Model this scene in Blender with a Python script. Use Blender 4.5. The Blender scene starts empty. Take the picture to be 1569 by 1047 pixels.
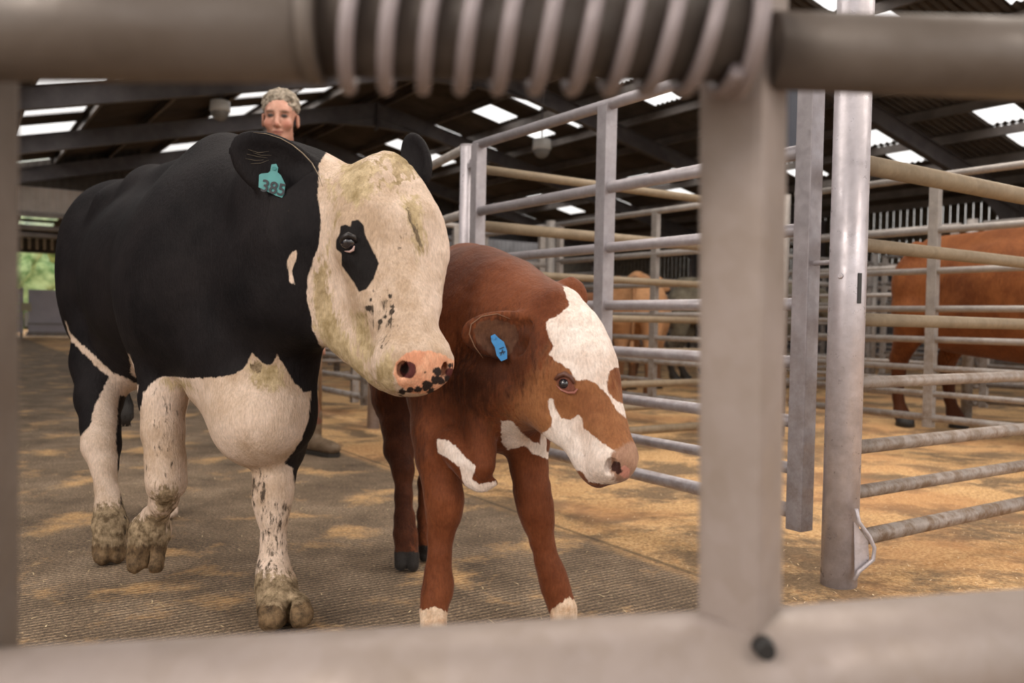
import bpy, bmesh, math, random
import numpy as np
from mathutils import Vector, Matrix
random.seed(7); RNG = np.random.default_rng(7)
SC = bpy.context.scene; COL = SC.collection

# ------------------------------------------------------------ camera
FPX, CAMH = 1300.0, 0.80
ROLL, PITCH = math.atan(.0201), math.atan(31.9/1300)
_f = np.array([0, math.cos(PITCH), -math.sin(PITCH)])
_r0 = np.array([1., 0, 0]); _u0 = np.cross(_r0, _f)
_c, _s = math.cos(ROLL), math.sin(ROLL)
_R = _r0*_c + _u0*_s; _U = -_r0*_s + _u0*_c
CAMP = np.array([0, 0, CAMH])
def P(px, py, d):
    """world point seen at photograph pixel (px, py) at distance d along the view axis"""
    return CAMP + (_f + _R*(px-784.5)/FPX - _U*(py-523.5)/FPX)*d
def proj(v):
    q = np.asarray(v, float) - CAMP
    d = q@_f
    return 784.5 + FPX*(q@_R)/d, 523.5 - FPX*(q@_U)/d, d
def ground(px, py, z=0.0):
    v = _f + _R*(px-784.5)/FPX - _U*(py-523.5)/FPX
    return CAMP + v*((z-CAMH)/v[2])
cam = bpy.data.cameras.new('camera'); cam_o = bpy.data.objects.new('camera', cam); COL.objects.link(cam_o)
cam.sensor_width = 36; cam.lens = 36*FPX/1569; cam.clip_start = .02
cam_o.matrix_world = Matrix(((_R[0], _U[0], -_f[0], 0), (_R[1], _U[1], -_f[1], 0), (_R[2], _U[2], -_f[2], CAMH), (0, 0, 0, 1)))
cam.dof.use_dof = True; cam.dof.focus_distance = 1.98; cam.dof.aperture_fstop = 3.6
SC.camera = cam_o

# ------------------------------------------------------------ light
w = bpy.data.worlds.new('overcast_sky'); SC.world = w; w.use_nodes = True
wn = w.node_tree.nodes; wl = w.node_tree.links
bg = wn['Background']
tc = wn.new('ShaderNodeTexCoord'); sx = wn.new('ShaderNodeSeparateXYZ'); rp = wn.new('ShaderNodeValToRGB')
wl.new(tc.outputs['Generated'], sx.inputs[0]); wl.new(sx.outputs['Z'], rp.inputs[0]); wl.new(rp.outputs[0], bg.inputs[0])
rp.color_ramp.elements[0].position = 0.0; rp.color_ramp.elements[0].color = (.62, .58, .52, 1)
rp.color_ramp.elements[1].position = .25; rp.color_ramp.elements[1].color = (1, .97, .95, 1)
bg.inputs[1].default_value = 1.75
def area(name, loc, target, sx_, sy_, power, col):
    l = bpy.data.lights.new(name, 'AREA'); l.shape = 'RECTANGLE'; l.size = sx_; l.size_y = sy_; l.energy = power; l.color = col
    o = bpy.data.objects.new(name, l); COL.objects.link(o); o.location = loc
    o.rotation_euler = (Vector(target)-Vector(loc)).to_track_quat('-Z', 'Y').to_euler()
    return o
# added lamps behind the camera, for daylight assumed to enter there; no doors built
area('added_key_lamp', (-4.0, -2.6, 4.1), (-.2, 2.4, .6), 2.4, 2.2, 165, (1, .88, .75))
area('added_side_lamp', (4.8, -1.6, 4.2), (1.8, 3.6, .4), 2.6, 2.0, 105, (1, .88, .76))
# added fill lamps under the roof, brightening the floor of pens and race
area('roof_fill_lamp', (2.6, 4.6, 4.6), (2.3, 4.5, 0), 5.0, 3.5, 215, (1, .90, .79))
area('roof_fill_lamp', (-1.6, 3.2, 4.3), (-1.0, 3.2, 0), 2.6, 3.0, 85, (1, .90, .79))
SC.view_settings.view_transform = 'Standard'; SC.view_settings.look = 'None'
SC.view_settings.exposure = 0.14; SC.view_settings.gamma = 1; SC.view_settings.use_curve_mapping = False

# ------------------------------------------------------------ building axes: L runs down the shed, A across it
LD = np.array([-.558, .830, 0]); AD = np.array([.830, .558, 0])
def W(l, a, z=0.0): return LD*l + AD*a + np.array([0, 0, z])
RIDGE_A, RIDGE_Z, SL_R, SL_L = 9.2, 6.3, .21, .245
def roofz(a): return RIDGE_Z - (SL_R*(a-RIDGE_A) if a > RIDGE_A else SL_L*(RIDGE_A-a))

# ------------------------------------------------------------ helpers
def link(name, me, mat=None, parent=None, smooth=False):
    o = bpy.data.objects.new(name, me); COL.objects.link(o)
    if mat is not None:
        for m in (mat if isinstance(mat, (list, tuple)) else [mat]): me.materials.append(m)
    if parent is not None: o.parent = parent
    if smooth and len(me.polygons): me.polygons.foreach_set('use_smooth', [True]*len(me.polygons))
    return o
def tag(o, label=None, cat=None, group=None, kind=None):
    if label: o['label'] = label
    if cat: o['category'] = cat
    if group: o['group'] = group
    if kind: o['kind'] = kind
    return o
def empty(name, loc=(0, 0, 0), label=None, cat=None, group=None):
    o = bpy.data.objects.new(name, None); COL.objects.link(o); o.location = loc; o.empty_display_size = .1
    bpy.context.view_layer.update() if False else None
    return tag(o, label, cat, group)
class MB:
    """collects simple shapes; coordinates are relative to self.o"""
    def __init__(s, origin=(0, 0, 0)): s.v = []; s.f = []; s.o = np.array(origin, float)
    def add(s, vs, fs):
        n = len(s.v); s.v += [tuple(np.asarray(v, float)-s.o) for v in vs]; s.f += [tuple(i+n for i in f) for f in fs]
    def box(s, c, ax, ay, az, hx, hy, hz):
        c = np.asarray(c, float); vs = [c+ax*(hx*i)+ay*(hy*j)+az*(hz*k) for i in (-1, 1) for j in (-1, 1) for k in (-1, 1)]
        s.add(vs, [(0, 1, 3, 2), (4, 6, 7, 5), (0, 4, 5, 1), (2, 3, 7, 6), (0, 2, 6, 4), (1, 5, 7, 3)])
    def tube(s, pts, rad, n=14, caps=True, inner=None):
        pts = [np.asarray(p, float) for p in pts]; rads = rad if hasattr(rad, '__len__') else [rad]*len(pts)
        rings = []; prev = None
        for i, p in enumerate(pts):
            t = pts[min(i+1, len(pts)-1)] - pts[max(i-1, 0)]; t /= np.linalg.norm(t)+1e-12
            if prev is None:
                a = np.array([0, 0, 1.]) if abs(t[2]) < .9 else np.array([1., 0, 0])
                u = np.cross(t, a)
            else: u = prev - t*(prev@t)
            u /= np.linalg.norm(u); prev = u; v = np.cross(t, u)
            rings.append([p + (u*math.cos(q)+v*math.sin(q))*rads[i] for q in np.arange(n)*2*math.pi/n])
        vs = [q for r in rings for q in r]; fs = []
        for i in range(len(pts)-1):
            for k in range(n): fs.append((i*n+k, i*n+(k+1) % n, (i+1)*n+(k+1) % n, (i+1)*n+k))
        if caps: fs.append(tuple(range(n))[::-1]); fs.append(tuple((len(pts)-1)*n+k for k in range(n)))
        s.add(vs, fs)
    def prism(s, outline, ax, ay, c0, c1):
        """outline in the (ax, ay) plane swept from c0 to c1"""
        n = len(outline); vs = [np.asarray(c, float)+ax*x+ay*y for c in (c0, c1) for x, y in outline]
        s.add(vs, [(k, (k+1) % n, n+(k+1) % n, n+k) for k in range(n)] + [tuple(range(n))[::-1], tuple(range(n, 2*n))])
    def build(s, name, mat, parent=None, smooth=False, bevel=0):
        me = bpy.data.meshes.new(name); me.from_pydata(s.v, [], s.f)
        bm = bmesh.new(); bm.from_mesh(me); bmesh.ops.recalc_face_normals(bm, faces=bm.faces)
        if bevel: bmesh.ops.bevel(bm, geom=[e for e in bm.edges if len(e.link_faces) == 2 and e.calc_face_angle(0) > .7], offset=bevel, segments=2, affect='EDGES', profile=.7)
        bm.to_mesh(me); bm.free()
        if smooth: me.polygons.foreach_set('use_smooth', [len(p.vertices) == 4 for p in me.polygons])
        o = link(name, me, mat, parent)
        if parent is None: o.location = s.o
        return o
UX, UY, UZ = np.array([1., 0, 0]), np.array([0, 1., 0]), np.array([0, 0, 1.])

# ------------------------------------------------------------ materials
def new_mat(name, rough=.6, metal=0.0):
    m = bpy.data.materials.new(name); m.use_nodes = True
    b = m.node_tree.nodes['Principled BSDF']; b.inputs['Roughness'].default_value = rough; b.inputs['Metallic'].default_value = metal
    return m, m.node_tree.nodes, m.node_tree.links, b
def N(nodes, kind, **kw):
    n = nodes.new(kind)
    for k, v in kw.items():
        if k.startswith('i_'): n.inputs[int(k[2:]) if k[2:].isdigit() else k[2:].replace('_', ' ')].default_value = v
        else: setattr(n, k, v)
    return n
def noise(nodes, links, scale, detail=4, rough=.6, vec=None, dist=0):
    n = N(nodes, 'ShaderNodeTexNoise'); n.inputs['Scale'].default_value = scale; n.inputs['Detail'].default_value = detail
    n.inputs['Roughness'].default_value = rough; n.inputs['Distortion'].default_value = dist
    if vec is not None: links.new(vec, n.inputs['Vector'])
    return n.outputs['Fac']
def ramp(nodes, links, fac, stops, interp='LINEAR'):
    r = nodes.new('ShaderNodeValToRGB'); links.new(fac, r.inputs[0]); r.color_ramp.interpolation = interp
    el = r.color_ramp.elements
    while len(el) < len(stops): el.new(.5)
    for e, (p, c) in zip(el, stops): e.position = p; e.color = (c, c, c, 1) if not hasattr(c, '__len__') else (*c, 1)
    return r.outputs[0]
def mixc(nodes, links, fac, a, b, mode='MIX'):
    m = nodes.new('ShaderNodeMix'); m.data_type = 'RGBA'; m.blend_type = mode
    for sock, v in ((0, fac), (6, a), (7, b)):
        if hasattr(v, 'links') or isinstance(v, bpy.types.NodeSocket): links.new(v, m.inputs[sock])
        else: m.inputs[sock].default_value = (*v, 1) if hasattr(v, '__len__') else v
    return m.outputs[2]
def mathn(nodes, links, op, a, b=0.0, clamp=False):
    m = nodes.new('ShaderNodeMath'); m.operation = op; m.use_clamp = clamp
    for i, v in enumerate((a, b)):
        if isinstance(v, bpy.types.NodeSocket): links.new(v, m.inputs[i])
        else: m.inputs[i].default_value = v
    return m.outputs[0]
def bump(nodes, links, b, h, strength=.3, dist=.01):
    n = nodes.new('ShaderNodeBump'); n.inputs['Strength'].default_value = strength; n.inputs['Distance'].default_value = dist
    links.new(h, n.inputs['Height']); links.new(n.outputs[0], b.inputs['Normal'])
def worldvec(nodes):
    return nodes.new('ShaderNodeNewGeometry').outputs['Position']
def simple(name, c1, c2=None, scale=8, rough=.6, metal=0.0, bstr=0, bscale=60, lo=.35, hi=.65):
    m, n, l, b = new_mat(name, rough, metal); pos = worldvec(n)
    if c2 is None: b.inputs['Base Color'].default_value = (*c1, 1)
    else: l.new(ramp(n, l, noise(n, l, scale, 5, .6, pos), [(lo, c1), (hi, c2)]), b.inputs['Base Color'])
    if bstr: bump(n, l, b, noise(n, l, bscale, 4, .6, pos), bstr, .004)
    return m
def galv(name, c1, c2, rough=.42, metal=.55, dirt=.0, dirtcol=(.16, .10, .06)):
    m, n, l, b = new_mat(name, rough, metal); pos = worldvec(n)
    vo = N(n, 'ShaderNodeTexVoronoi'); vo.inputs['Scale'].default_value = 55; l.new(pos, vo.inputs['Vector'])
    c = mixc(n, l, .22, ramp(n, l, noise(n, l, 9, 5, .65, pos), [(.3, c1), (.7, c2)]), ramp(n, l, vo.outputs['Color'], [(.2, c1), (.8, c2)]))
    if dirt:
        sz = n.new('ShaderNodeSeparateXYZ'); l.new(pos, sz.inputs[0])
        low = mathn(n, l, 'SUBTRACT', 1.15, mathn(n, l, 'MULTIPLY', sz.outputs['Z'], .9), True)
        k = mathn(n, l, 'MULTIPLY', ramp(n, l, noise(n, l, 16, 7, .75, pos), [(.44, 0), (.60, 1)]), mathn(n, l, 'MULTIPLY', low, dirt), True)
        c = mixc(n, l, k, c, dirtcol)
    l.new(c, b.inputs['Base Color'])
    l.new(ramp(n, l, noise(n, l, 30, 4, .6, pos), [(.3, rough-.1), (.7, rough+.16)]), b.inputs['Roughness'])
    bump(n, l, b, noise(n, l, 45, 5, .6, pos), .25, .002)
    return m
M = {}
M['galv'] = galv('galvanised_steel', (.30, .28, .30), (.44, .41, .44), .42, .35, .45)
M['galv_post'] = galv('galvanised_post_steel', (.42, .39, .42), (.60, .56, .60), .34, .35, .25)
M['galv_dull'] = galv('dull_galvanised_steel', (.24, .21, .19), (.38, .33, .30), .5, .35, .9)
M['galv_far'] = galv('weathered_galvanised_steel', (.24, .22, .21), (.38, .35, .33), .5, .35, .6)
M['rail_tan'] = galv('dung_stained_rail', (.19, .145, .095), (.28, .22, .15), .6, .15, .4)
M['galv_near'] = galv('worn_gate_steel', (.27, .215, .18), (.36, .30, .28), .5, .2, .0)
M['near_dark'] = galv('shaded_gate_steel', (.105, .082, .066), (.155, .127, .11), .5, .15, .0)  # foreground gate steel again, its shade put into a darker colour
M['rod'] = galv('rusty_rod', (.055, .042, .034), (.10, .078, .066), .6, .2, .0)
M['spring'] = galv('spring_steel', (.25, .21, .215), (.35, .30, .31), .45, .25, .0)
M['beam'] = simple('painted_beam_steel', (.11, .095, .098), (.165, .145, .145), 3, .5, .3)
M['purlin'] = simple('purlin_steel', (.20, .17, .155), (.30, .26, .23), 2.5, .45, .4)
M['white_plastic'] = simple('white_plastic', (.75, .72, .68), None, rough=.4)
M['dark_glass'] = simple('smoked_plastic', (.30, .28, .26), None, rough=.15)
M['black'] = simple('black_rubber', (.015, .014, .014), None, rough=.5)
M['sign'] = simple('slate_grey_board', (.045, .052, .075), (.06, .068, .09), 5, .5)
M['boards'] = simple('boarding_timber', (.05, .04, .03), (.10, .08, .055), 6, .85)
M['concrete_wall'] = simple('concrete_panel', (.07, .07, .08), (.11, .105, .11), 2, .85)
M['cream_clad'] = simple('cream_cladding', (.60, .52, .44), (.72, .62, .54), 2, .6)
M['grey_gate'] = simple('grey_sheet_door', (.48, .46, .52), (.58, .56, .62), 2, .5)
M['foliage'] = simple('leafy_green', (.10, .19, .05), (.45, .55, .25), 2.2, .8, 0, .8, 6)

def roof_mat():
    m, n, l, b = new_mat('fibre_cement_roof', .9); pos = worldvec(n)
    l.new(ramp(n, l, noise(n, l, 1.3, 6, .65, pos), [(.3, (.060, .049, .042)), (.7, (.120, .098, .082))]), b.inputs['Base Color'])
    return m
M['roof'] = roof_mat()
def skylight_mat():
    m = bpy.data.materials.new('translucent_sheet'); m.use_nodes = True; n = m.node_tree.nodes; l = m.node_tree.links
    n.remove(n['Principled BSDF']); t = n.new('ShaderNodeBsdfTransparent'); d = n.new('ShaderNodeBsdfTranslucent'); x = n.new('ShaderNodeMixShader')
    t.inputs[0].default_value = (.95, .95, .95, 1); d.inputs[0].default_value = (.9, .9, .9, 1); x.inputs[0].default_value = .25
    l.new(t.outputs[0], x.inputs[1]); l.new(d.outputs[0], x.inputs[2]); l.new(x.outputs[0], n['Material Output'].inputs[0])
    return m
M['skylight'] = skylight_mat()

def axis_nodes(n, l, pos):
    """returns sockets for the distance down the shed (L) and across it (A)"""
    out = []
    for d in (LD, AD):
        v = n.new('ShaderNodeVectorMath'); v.operation = 'DOT_PRODUCT'; l.new(pos, v.inputs[0]); v.inputs[1].default_value = tuple(d)
        out.append(v.outputs['Value'])
    return out
def floor_mat():
    m, n, l, b = new_mat('grooved_concrete_and_sawdust', .85); pos = worldvec(n)
    Lc, Ac = axis_nodes(n, l, pos)
    # concrete
    conc = ramp(n, l, noise(n, l, 3.2, 8, .7, pos), [(.30, (.13, .088, .054)), (.5, (.27, .19, .122)), (.70, (.42, .31, .21))])
    grit = ramp(n, l, noise(n, l, 110, 4, .8, pos), [(.38, .25), (.5, .9), (.64, 1.9)])
    conc = mixc(n, l, .85, conc, grit, 'MULTIPLY')
    # grooves across the race, a joint every so often
    wob = mathn(n, l, 'MULTIPLY', noise(n, l, 3, 2, .5, pos), .02)
    g = mathn(n, l, 'SINE', mathn(n, l, 'MULTIPLY', mathn(n, l, 'ADD', Lc, wob), 2*math.pi/.021))
    groove = ramp(n, l, g, [(.0, .42), (.5, 1.0)])
    conc = mixc(n, l, .75, conc, groove, 'MULTIPLY')
    # trodden-in sawdust patches in the race
    dust = ramp(n, l, noise(n, l, 90, 4, .75, pos), [(.34, (.30, .15, .06)), (.5, (.62, .37, .16)), (.68, (.84, .60, .33))])
    patch = ramp(n, l, mathn(n, l, 'ADD', noise(n, l, 2.6, 5, .62, pos, .2), mathn(n, l, 'MULTIPLY', noise(n, l, 50, 4, .8, pos), .22)), [(.655, 0), (.78, .9)])
    conc = mixc(n, l, patch, conc, dust)
    # speckles of straw
    sp = N(n, 'ShaderNodeTexVoronoi'); sp.inputs['Scale'].default_value = 23; l.new(pos, sp.inputs['Vector'])
    conc = mixc(n, l, ramp(n, l, sp.outputs['Distance'], [(.05, 1), (.09, 0)]), conc, (.42, .33, .22))
    # pens: deep bedding beyond the kerb, stirred with darker muck
    st = N(n, 'ShaderNodeMapping'); st.inputs['Rotation'].default_value = (0, 0, .59); st.inputs['Scale'].default_value = (.95, 1.25, 1); l.new(pos, st.inputs[0])
    muck = ramp(n, l, mathn(n, l, 'ADD', noise(n, l, 1.5, 8, .72, st.outputs[0], .25), mathn(n, l, 'MULTIPLY', noise(n, l, 30, 4, .8, pos), .14)), [(.51, 1), (.60, 0)])
    bed = mixc(n, l, mathn(n, l, 'MULTIPLY', muck, .9), dust, ramp(n, l, noise(n, l, 70, 5, .8, pos), [(.3, (.06, .04, .022)), (.5, (.16, .105, .06)), (.75, (.34, .23, .13))]))
    red = ramp(n, l, noise(n, l, .8, 4, .6, pos), [(.5, 0), (.62, .5)])
    bed = mixc(n, l, red, bed, (.50, .235, .09))
    edge = mathn(n, l, 'ADD', Ac, mathn(n, l, 'MULTIPLY', mathn(n, l, 'SUBTRACT', noise(n, l, 14, 5, .7, pos), .5), .10))
    inpen = ramp(n, l, mathn(n, l, 'MULTIPLY', mathn(n, l, 'SUBTRACT', edge, 1.6), 1.0), [(.33, 0), (.40, 1)])
    # kerb line
    line = ramp(n, l, mathn(n, l, 'ABSOLUTE', mathn(n, l, 'SUBTRACT', Ac, 2.0)), [(.006, 1), (.014, 0)])
    c = mixc(n, l, inpen, conc, bed)
    c = mixc(n, l, mathn(n, l, 'MULTIPLY', line, .6), c, (.06, .045, .03))
    l.new(c, b.inputs['Base Color'])
    h = mathn(n, l, 'ADD', mathn(n, l, 'MULTIPLY', noise(n, l, 120, 4, .8, pos), .7), mathn(n, l, 'MULTIPLY', mathn(n, l, 'MULTIPLY', g, .35), mathn(n, l, 'SUBTRACT', 1.0, inpen)))
    bump(n, l, b, h, .55, .008)
    return m
M['floor'] = floor_mat()

# ------------------------------------------------------------ setting: floor
fl = MB()
def quad(mb, a, b, c, d): mb.add([a, b, c, d], [(0, 1, 2, 3)])
# level slab plus a bedding layer humped up in the pens
nx, ny = 150, 110
ls = np.concatenate([np.linspace(-6, 12, nx), np.linspace(12.4, 60, 40)]); as_ = np.concatenate([np.linspace(-6, 1.7, 12), np.linspace(1.8, 6, 100), np.linspace(6.2, 26, 40)])
def hump(l, a):
    k = min(max((a-2.0)/.25, 0), 1)
    return k*(.012 + .012*math.sin(l*2.3+a*1.7)+.008*math.sin(l*5.1-a*4.2)) if k > 0 else 0.0
vs = [W(l, a, hump(l, a)) for l in ls for a in as_]; na = len(as_)
fs = [(i*na+j, i*na+j+1, (i+1)*na+j+1, (i+1)*na+j) for i in range(len(ls)-1) for j in range(na-1)]
fl.add(vs, fs); tag(fl.build('floor', M['floor'], smooth=True), kind='structure')

# ------------------------------------------------------------ setting: roof
PITCHC, AMP = .146, .022
bands_l = [(-1.5, -.7), (1.0, 1.8), (3.2, 4.0), (5.7, 6.5), (7.95, 8.75), (10.45, 11.3), (13.3, 14.1), (16.0, 16.9), (17.75, 18.6), (20.6, 21.4), (22.95, 23.75), (25.8, 26.5)]
snap = lambda x: round(x/(PITCHC/2))*(PITCHC/2)
bands_l = [(snap(a), snap(b)) for a, b in bands_l]
bands_a = [(-1.2, -.1), (1.25, 2.35), (5.15, 6.2), (6.4, 7.4), (10.98, 12.0), (12.2, 13.2), (16.12, 17.12), (17.28, 18.35)]
ROOF_L0, ROOF_L1 = snap(-5.0), snap(27.6)
lgrid = np.arange(ROOF_L0, ROOF_L1+1e-6, PITCHC/6)
a_lines = sorted(set([-2.3, RIDGE_A, 21.2] + [x for b in bands_a for x in b]))
TOP = .22
def rz(l, a): return roofz(a)+TOP+AMP*math.cos(2*math.pi*l/PITCHC)
rv = [W(l, a, rz(l, a)) for l in lgrid for a in a_lines]; na = len(a_lines); rf = []; cells = {}
for i in range(len(lgrid)-1):
    lm = (lgrid[i]+lgrid[i+1])/2
    for j in range(na-1):
        am = (a_lines[j]+a_lines[j+1])/2; ex = PITCHC*3 if am < 9 else 0; bl = next((k for k, (p, q) in enumerate(bands_l) if p-ex < lm < q+ex), None); ba = next((k for k, (p, q) in enumerate(bands_a) if p < am < q), None)
        f = (i*na+j, i*na+j+1, (i+1)*na+j+1, (i+1)*na+j)
        if bl is not None and ba is not None: cells.setdefault((bl, ba), []).append(f)
        else: rf.append(f)
me = bpy.data.meshes.new('roof'); me.from_pydata([tuple(v) for v in rv], [], rf); tag(link('ceiling', me, M['roof']), kind='structure')
for n_, (key, fs) in enumerate(cells.items()):
    ids = sorted({i for f in fs for i in f}); mp = {i: k for k, i in enumerate(ids)}
    me = bpy.data.meshes.new('rooflight'); me.from_pydata([tuple(rv[i]) for i in ids], [], [tuple(mp[i] for i in f) for f in fs])
    tag(link('window_%d' % (n_+1), me, M['skylight']), kind='structure')
# purlins (zed sections running down the shed)
for a in [9.45, 10.85, 12.1, 13.4, 14.65, 15.95, 17.2, 18.55, 19.8, 20.7, 8.95, 7.55, 6.3, 5.0, 3.75, 2.45, 1.2, -.1, -1.3]:
    mb = MB(); z = roofz(a)
    prof = [(-.045, .0), (.012, .0), (.012, .17), (.055, .17), (.055, .185), (0, .185), (0, .012), (-.045, .012)]
    mb.prism(prof, AD, UZ, W(ROOF_L0, a, z), W(ROOF_L1, a, z)); tag(mb.build('roof_purlin', M['purlin']), kind='structure')
# portal frames
def ibeam(mb, c0, c1, up, side, h, wd, t=.018):
    prof = [(-wd, 0), (wd, 0), (wd, -t), (t/2, -t), (t/2, -h+t), (wd, -h+t), (wd, -h), (-wd, -h), (-wd, -h+t), (-t/2, -h+t), (-t/2, -t), (-wd, -t)]
    mb.prism(prof, side, up, c0, c1)
for l in (-.8, 4.4, 9.85, 15.35, 20.1, 25.2):
    mb = MB()
    for a1 in (20.8, -2.0):
        c0 = W(l, RIDGE_A, RIDGE_Z); c1 = W(l, a1, roofz(a1)); d = c1-c0; d /= np.linalg.norm(d)
        up = np.cross(LD, d); up *= np.sign(up[2]); ibeam(mb, c0, c1, up, LD, .36, .085)
        hd = 1.5; mb.prism([(0, -.2), (0, -.62), (hd, -.36), (hd, -.2)], d, up, c0-LD*.008, c0+LD*.008)   # apex haunch
        mb.box(c0+d*hd/2-up*(.5), d*hd/2-UZ*.0, LD, up, 1, .085, .008) if False else None
        e0 = c0-up*.62; e1 = c0+d*hd-up*.36; dd = e1-e0; u2 = np.cross(LD, dd/np.linalg.norm(dd)); mb.box((e0+e1)/2, dd/2, LD, u2, 1, .085, .009)
        mb.prism([(0, -.3), (0, -.95), (-2.2, -.36), (-2.2, -.3)], d, up, c1-LD*.008, c1+LD*.008)                 # eaves haunch
        col0 = W(l, a1, 0); sgn = 1 if a1 > 0 else -1
        ibeam(mb, W(l, a1+.2*sgn, 0), W(l, a1+.2*sgn, roofz(a1)), AD*sgn, LD, .40, .09)
    mb.box(W(l, RIDGE_A, RIDGE_Z-.34), LD, AD, UZ, .09, .02, .36)
    tag(mb.build('portal_frame', M['beam']), kind='structure')

# ------------------------------------------------------------ setting: walls
def boarding(mb, p0, p1, z0, z1, bw=.15, gap=.03, th=.02):
    p0 = np.asarray(p0, float); p1 = np.asarray(p1, float); L_ = np.linalg.norm(p1-p0); d = (p1-p0)/L_; nrm = np.cross(UZ, d)
    for k in range(int(L_/(bw+gap))): mb.box(p0+d*(k*(bw+gap)+bw/2)+UZ*(z0+z1)/2, d, nrm, UZ, bw/2, th/2, (z1-z0)/2)
mb = MB(); boarding(mb, W(-5, 21.1), W(34, 21.1), 2.2, 4.15, .17, .022)
for z in (2.35, 3.2, 4.0): mb.box(W(14.5, 21.18, z), LD, AD, UZ, 19.5, .03, .06)
tag(mb.build('wall_right_boarding', M['boards']), kind='structure')
mb = MB(); mb.box(W(14.5, 21.1, 1.1), LD, AD, UZ, 19.5, .08, 1.1); tag(mb.build('wall_right', M['concrete_wall']), kind='structure')
mb = MB(); mb.box(W(16.5, -2.5, 2.1), LD, AD, UZ, 14.0, .08, 2.1); tag(mb.build('wall_left', M['concrete_wall']), kind='structure')
mb = MB(); mb.box(W(29.2, 12.4, 1.3), LD, AD, UZ, .08, 8.7, 1.3)
tag(mb.build('wall_back', M['concrete_wall']), kind='structure')
def corrugated(mb, l, a0, a1, z0f, z1f, pitch=.2, amp=.02):
    n = int((a1-a0)/(pitch/4)); vs = []
    for i in range(n+1):
        a = a0+(a1-a0)*i/n; k = [0, 1, 1, 0][i % 4]*amp
        vs += [W(l+k, a, z0f(a)), W(l+k, a, z1f(a))]
    mb.add(vs, [(2*i, 2*i+1, 2*i+3, 2*i+2) for i in range(n)])
mb = MB(); corrugated(mb, 29.2, 3.7, 21, lambda a: 2.55, lambda a: 4.2+max(0, .0)); tag(mb.build('wall_back_cladding', M['cream_clad'] if False else simple('grey_cladding', (.17, .16, .16), (.24, .23, .23), 2, .6)), kind='structure')
mb = MB(); corrugated(mb, 27.5, 3.7, 21.1, lambda a: 3.9, lambda a: roofz(a)+.2); tag(mb.build('wall_gable_dark', M['concrete_wall']), kind='structure')
mb = MB(); corrugated(mb, 25.56, -2.2, 4.6, lambda a: 4.02, lambda a: roofz(a)+.2); tag(mb.build('wall_gable_upper', M['roof']), kind='structure')
mb = MB(); corrugated(mb, 25.5, -2.2, 4.6, lambda a: 3.38, lambda a: 4.05); tag(mb.build('wall_gable_cladding', M['cream_clad']), kind='structure')
# valley beam and the lower roof beyond with its own lights
mb = MB()
for l, z, h in ((25.5, 3.33, .06), (27.05, 3.12, .06), (28.3, 3.02, .06), (29.0, 3.05, .08)): mb.box(W(l, 1.2, z), LD, AD, UZ, .09, 3.5, h)
tag(mb.build('trim_1', M['purlin']), kind='structure')
mb = MB()
lz = lambda l: 3.42-.07*(l-25.5)
def lq(mb, l0, l1, a0, a1, e=0): quad(mb, W(l0, a0, lz(l0)+e), W(l0, a1, lz(l0)+e), W(l1, a1, lz(l1)+e), W(l1, a0, lz(l1)+e))
for l0, l1 in ((25.5, 26.0), (26.8, 27.3), (28.0, 34.0)): lq(mb, l0, l1, -2.2, 4.7)
for l0, l1 in ((26.0, 26.8), (27.3, 28.0)): lq(mb, l0, l1, -2.2, 1.75); lq(mb, l0, l1, 2.65, 4.7)
tag(mb.build('ceiling_lower_roof', M['roof']), kind='structure')
mb = MB()
for l0, l1 in ((26.0, 26.8), (27.3, 28.0)): lq(mb, l0, l1, 1.75, 2.65, .01)
tag(mb.build('window_low', M['skylight']), kind='structure')
mb = MB(); boarding(mb, W(29.2, -2.2), W(29.2, 4.7), 2.62, 3.2, .13, .07); mb.box(W(29.2, 1.2, 3.2), LD, AD, UZ, .05, 3.5, .12); mb.box(W(29.2, 1.2, 2.6), LD, AD, UZ, .05, 3.5, .05)
tag(mb.build('wall_back_boarding', M['boards']), kind='structure')
# sheeted yard doors closing the end of the race
d0 = empty('sheeted_door', W(29.0, 2.4), 'wide grey sheeted yard door at far end of the race, hills showing above', 'door')
mb = MB(W(29.0, 2.4)); mb.box(W(29.0, 2.98, .78), LD, AD, UZ, .03, .85, .66); mb.build('door_leaf', M['grey_gate'], d0)
mb = MB(W(29.0, 2.4)); mb.box(W(29.0, 2.98, .12), LD, AD, UZ, .06, .9, .06); mb.box(W(28.96, 2.98, .42), LD, AD, UZ, .02, .85, .02); mb.build('door_rail', M['galv_far'], d0)
mb = MB(W(29.0, 2.4)); mb.box(W(28.93, 2.07, .92), LD, AD, UZ, .03, .13, .12); mb.build('latch_plate', simple('pale_plate', (.6, .55, .38), None), d0)
mb = MB(W(29.0, 2.4)); mb.box(W(28.93, 2.07, .55), LD, AD, UZ, .02, .04, .22); mb.build('bolt', M['white_plastic'], d0)
d1 = empty('slatted_yard_gate', W(29.0, .9), 'grey boarded gate left of the sheeted yard door at far end of the race', 'gate')
mb = MB(W(29.0, .9))
for k in range(6): mb.box(W(29.0, .9, .25+.22*k), LD, AD, UZ, .025, 1.1, .10)
mb.build('board_panel', M['grey_gate'], d1)
mb = MB(W(29.0, .9)); mb.box(W(29.04, 1.95, .75), LD, AD, UZ, .03, .04, .75); mb.build('gate_stile', M['galv_far'], d1); mb = MB(W(29.0, .9)); mb.box(W(29.04, -.15, .75), LD, AD, UZ, .03, .04, .75); mb.build('gate_stile', M['galv_far'], d1)
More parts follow.
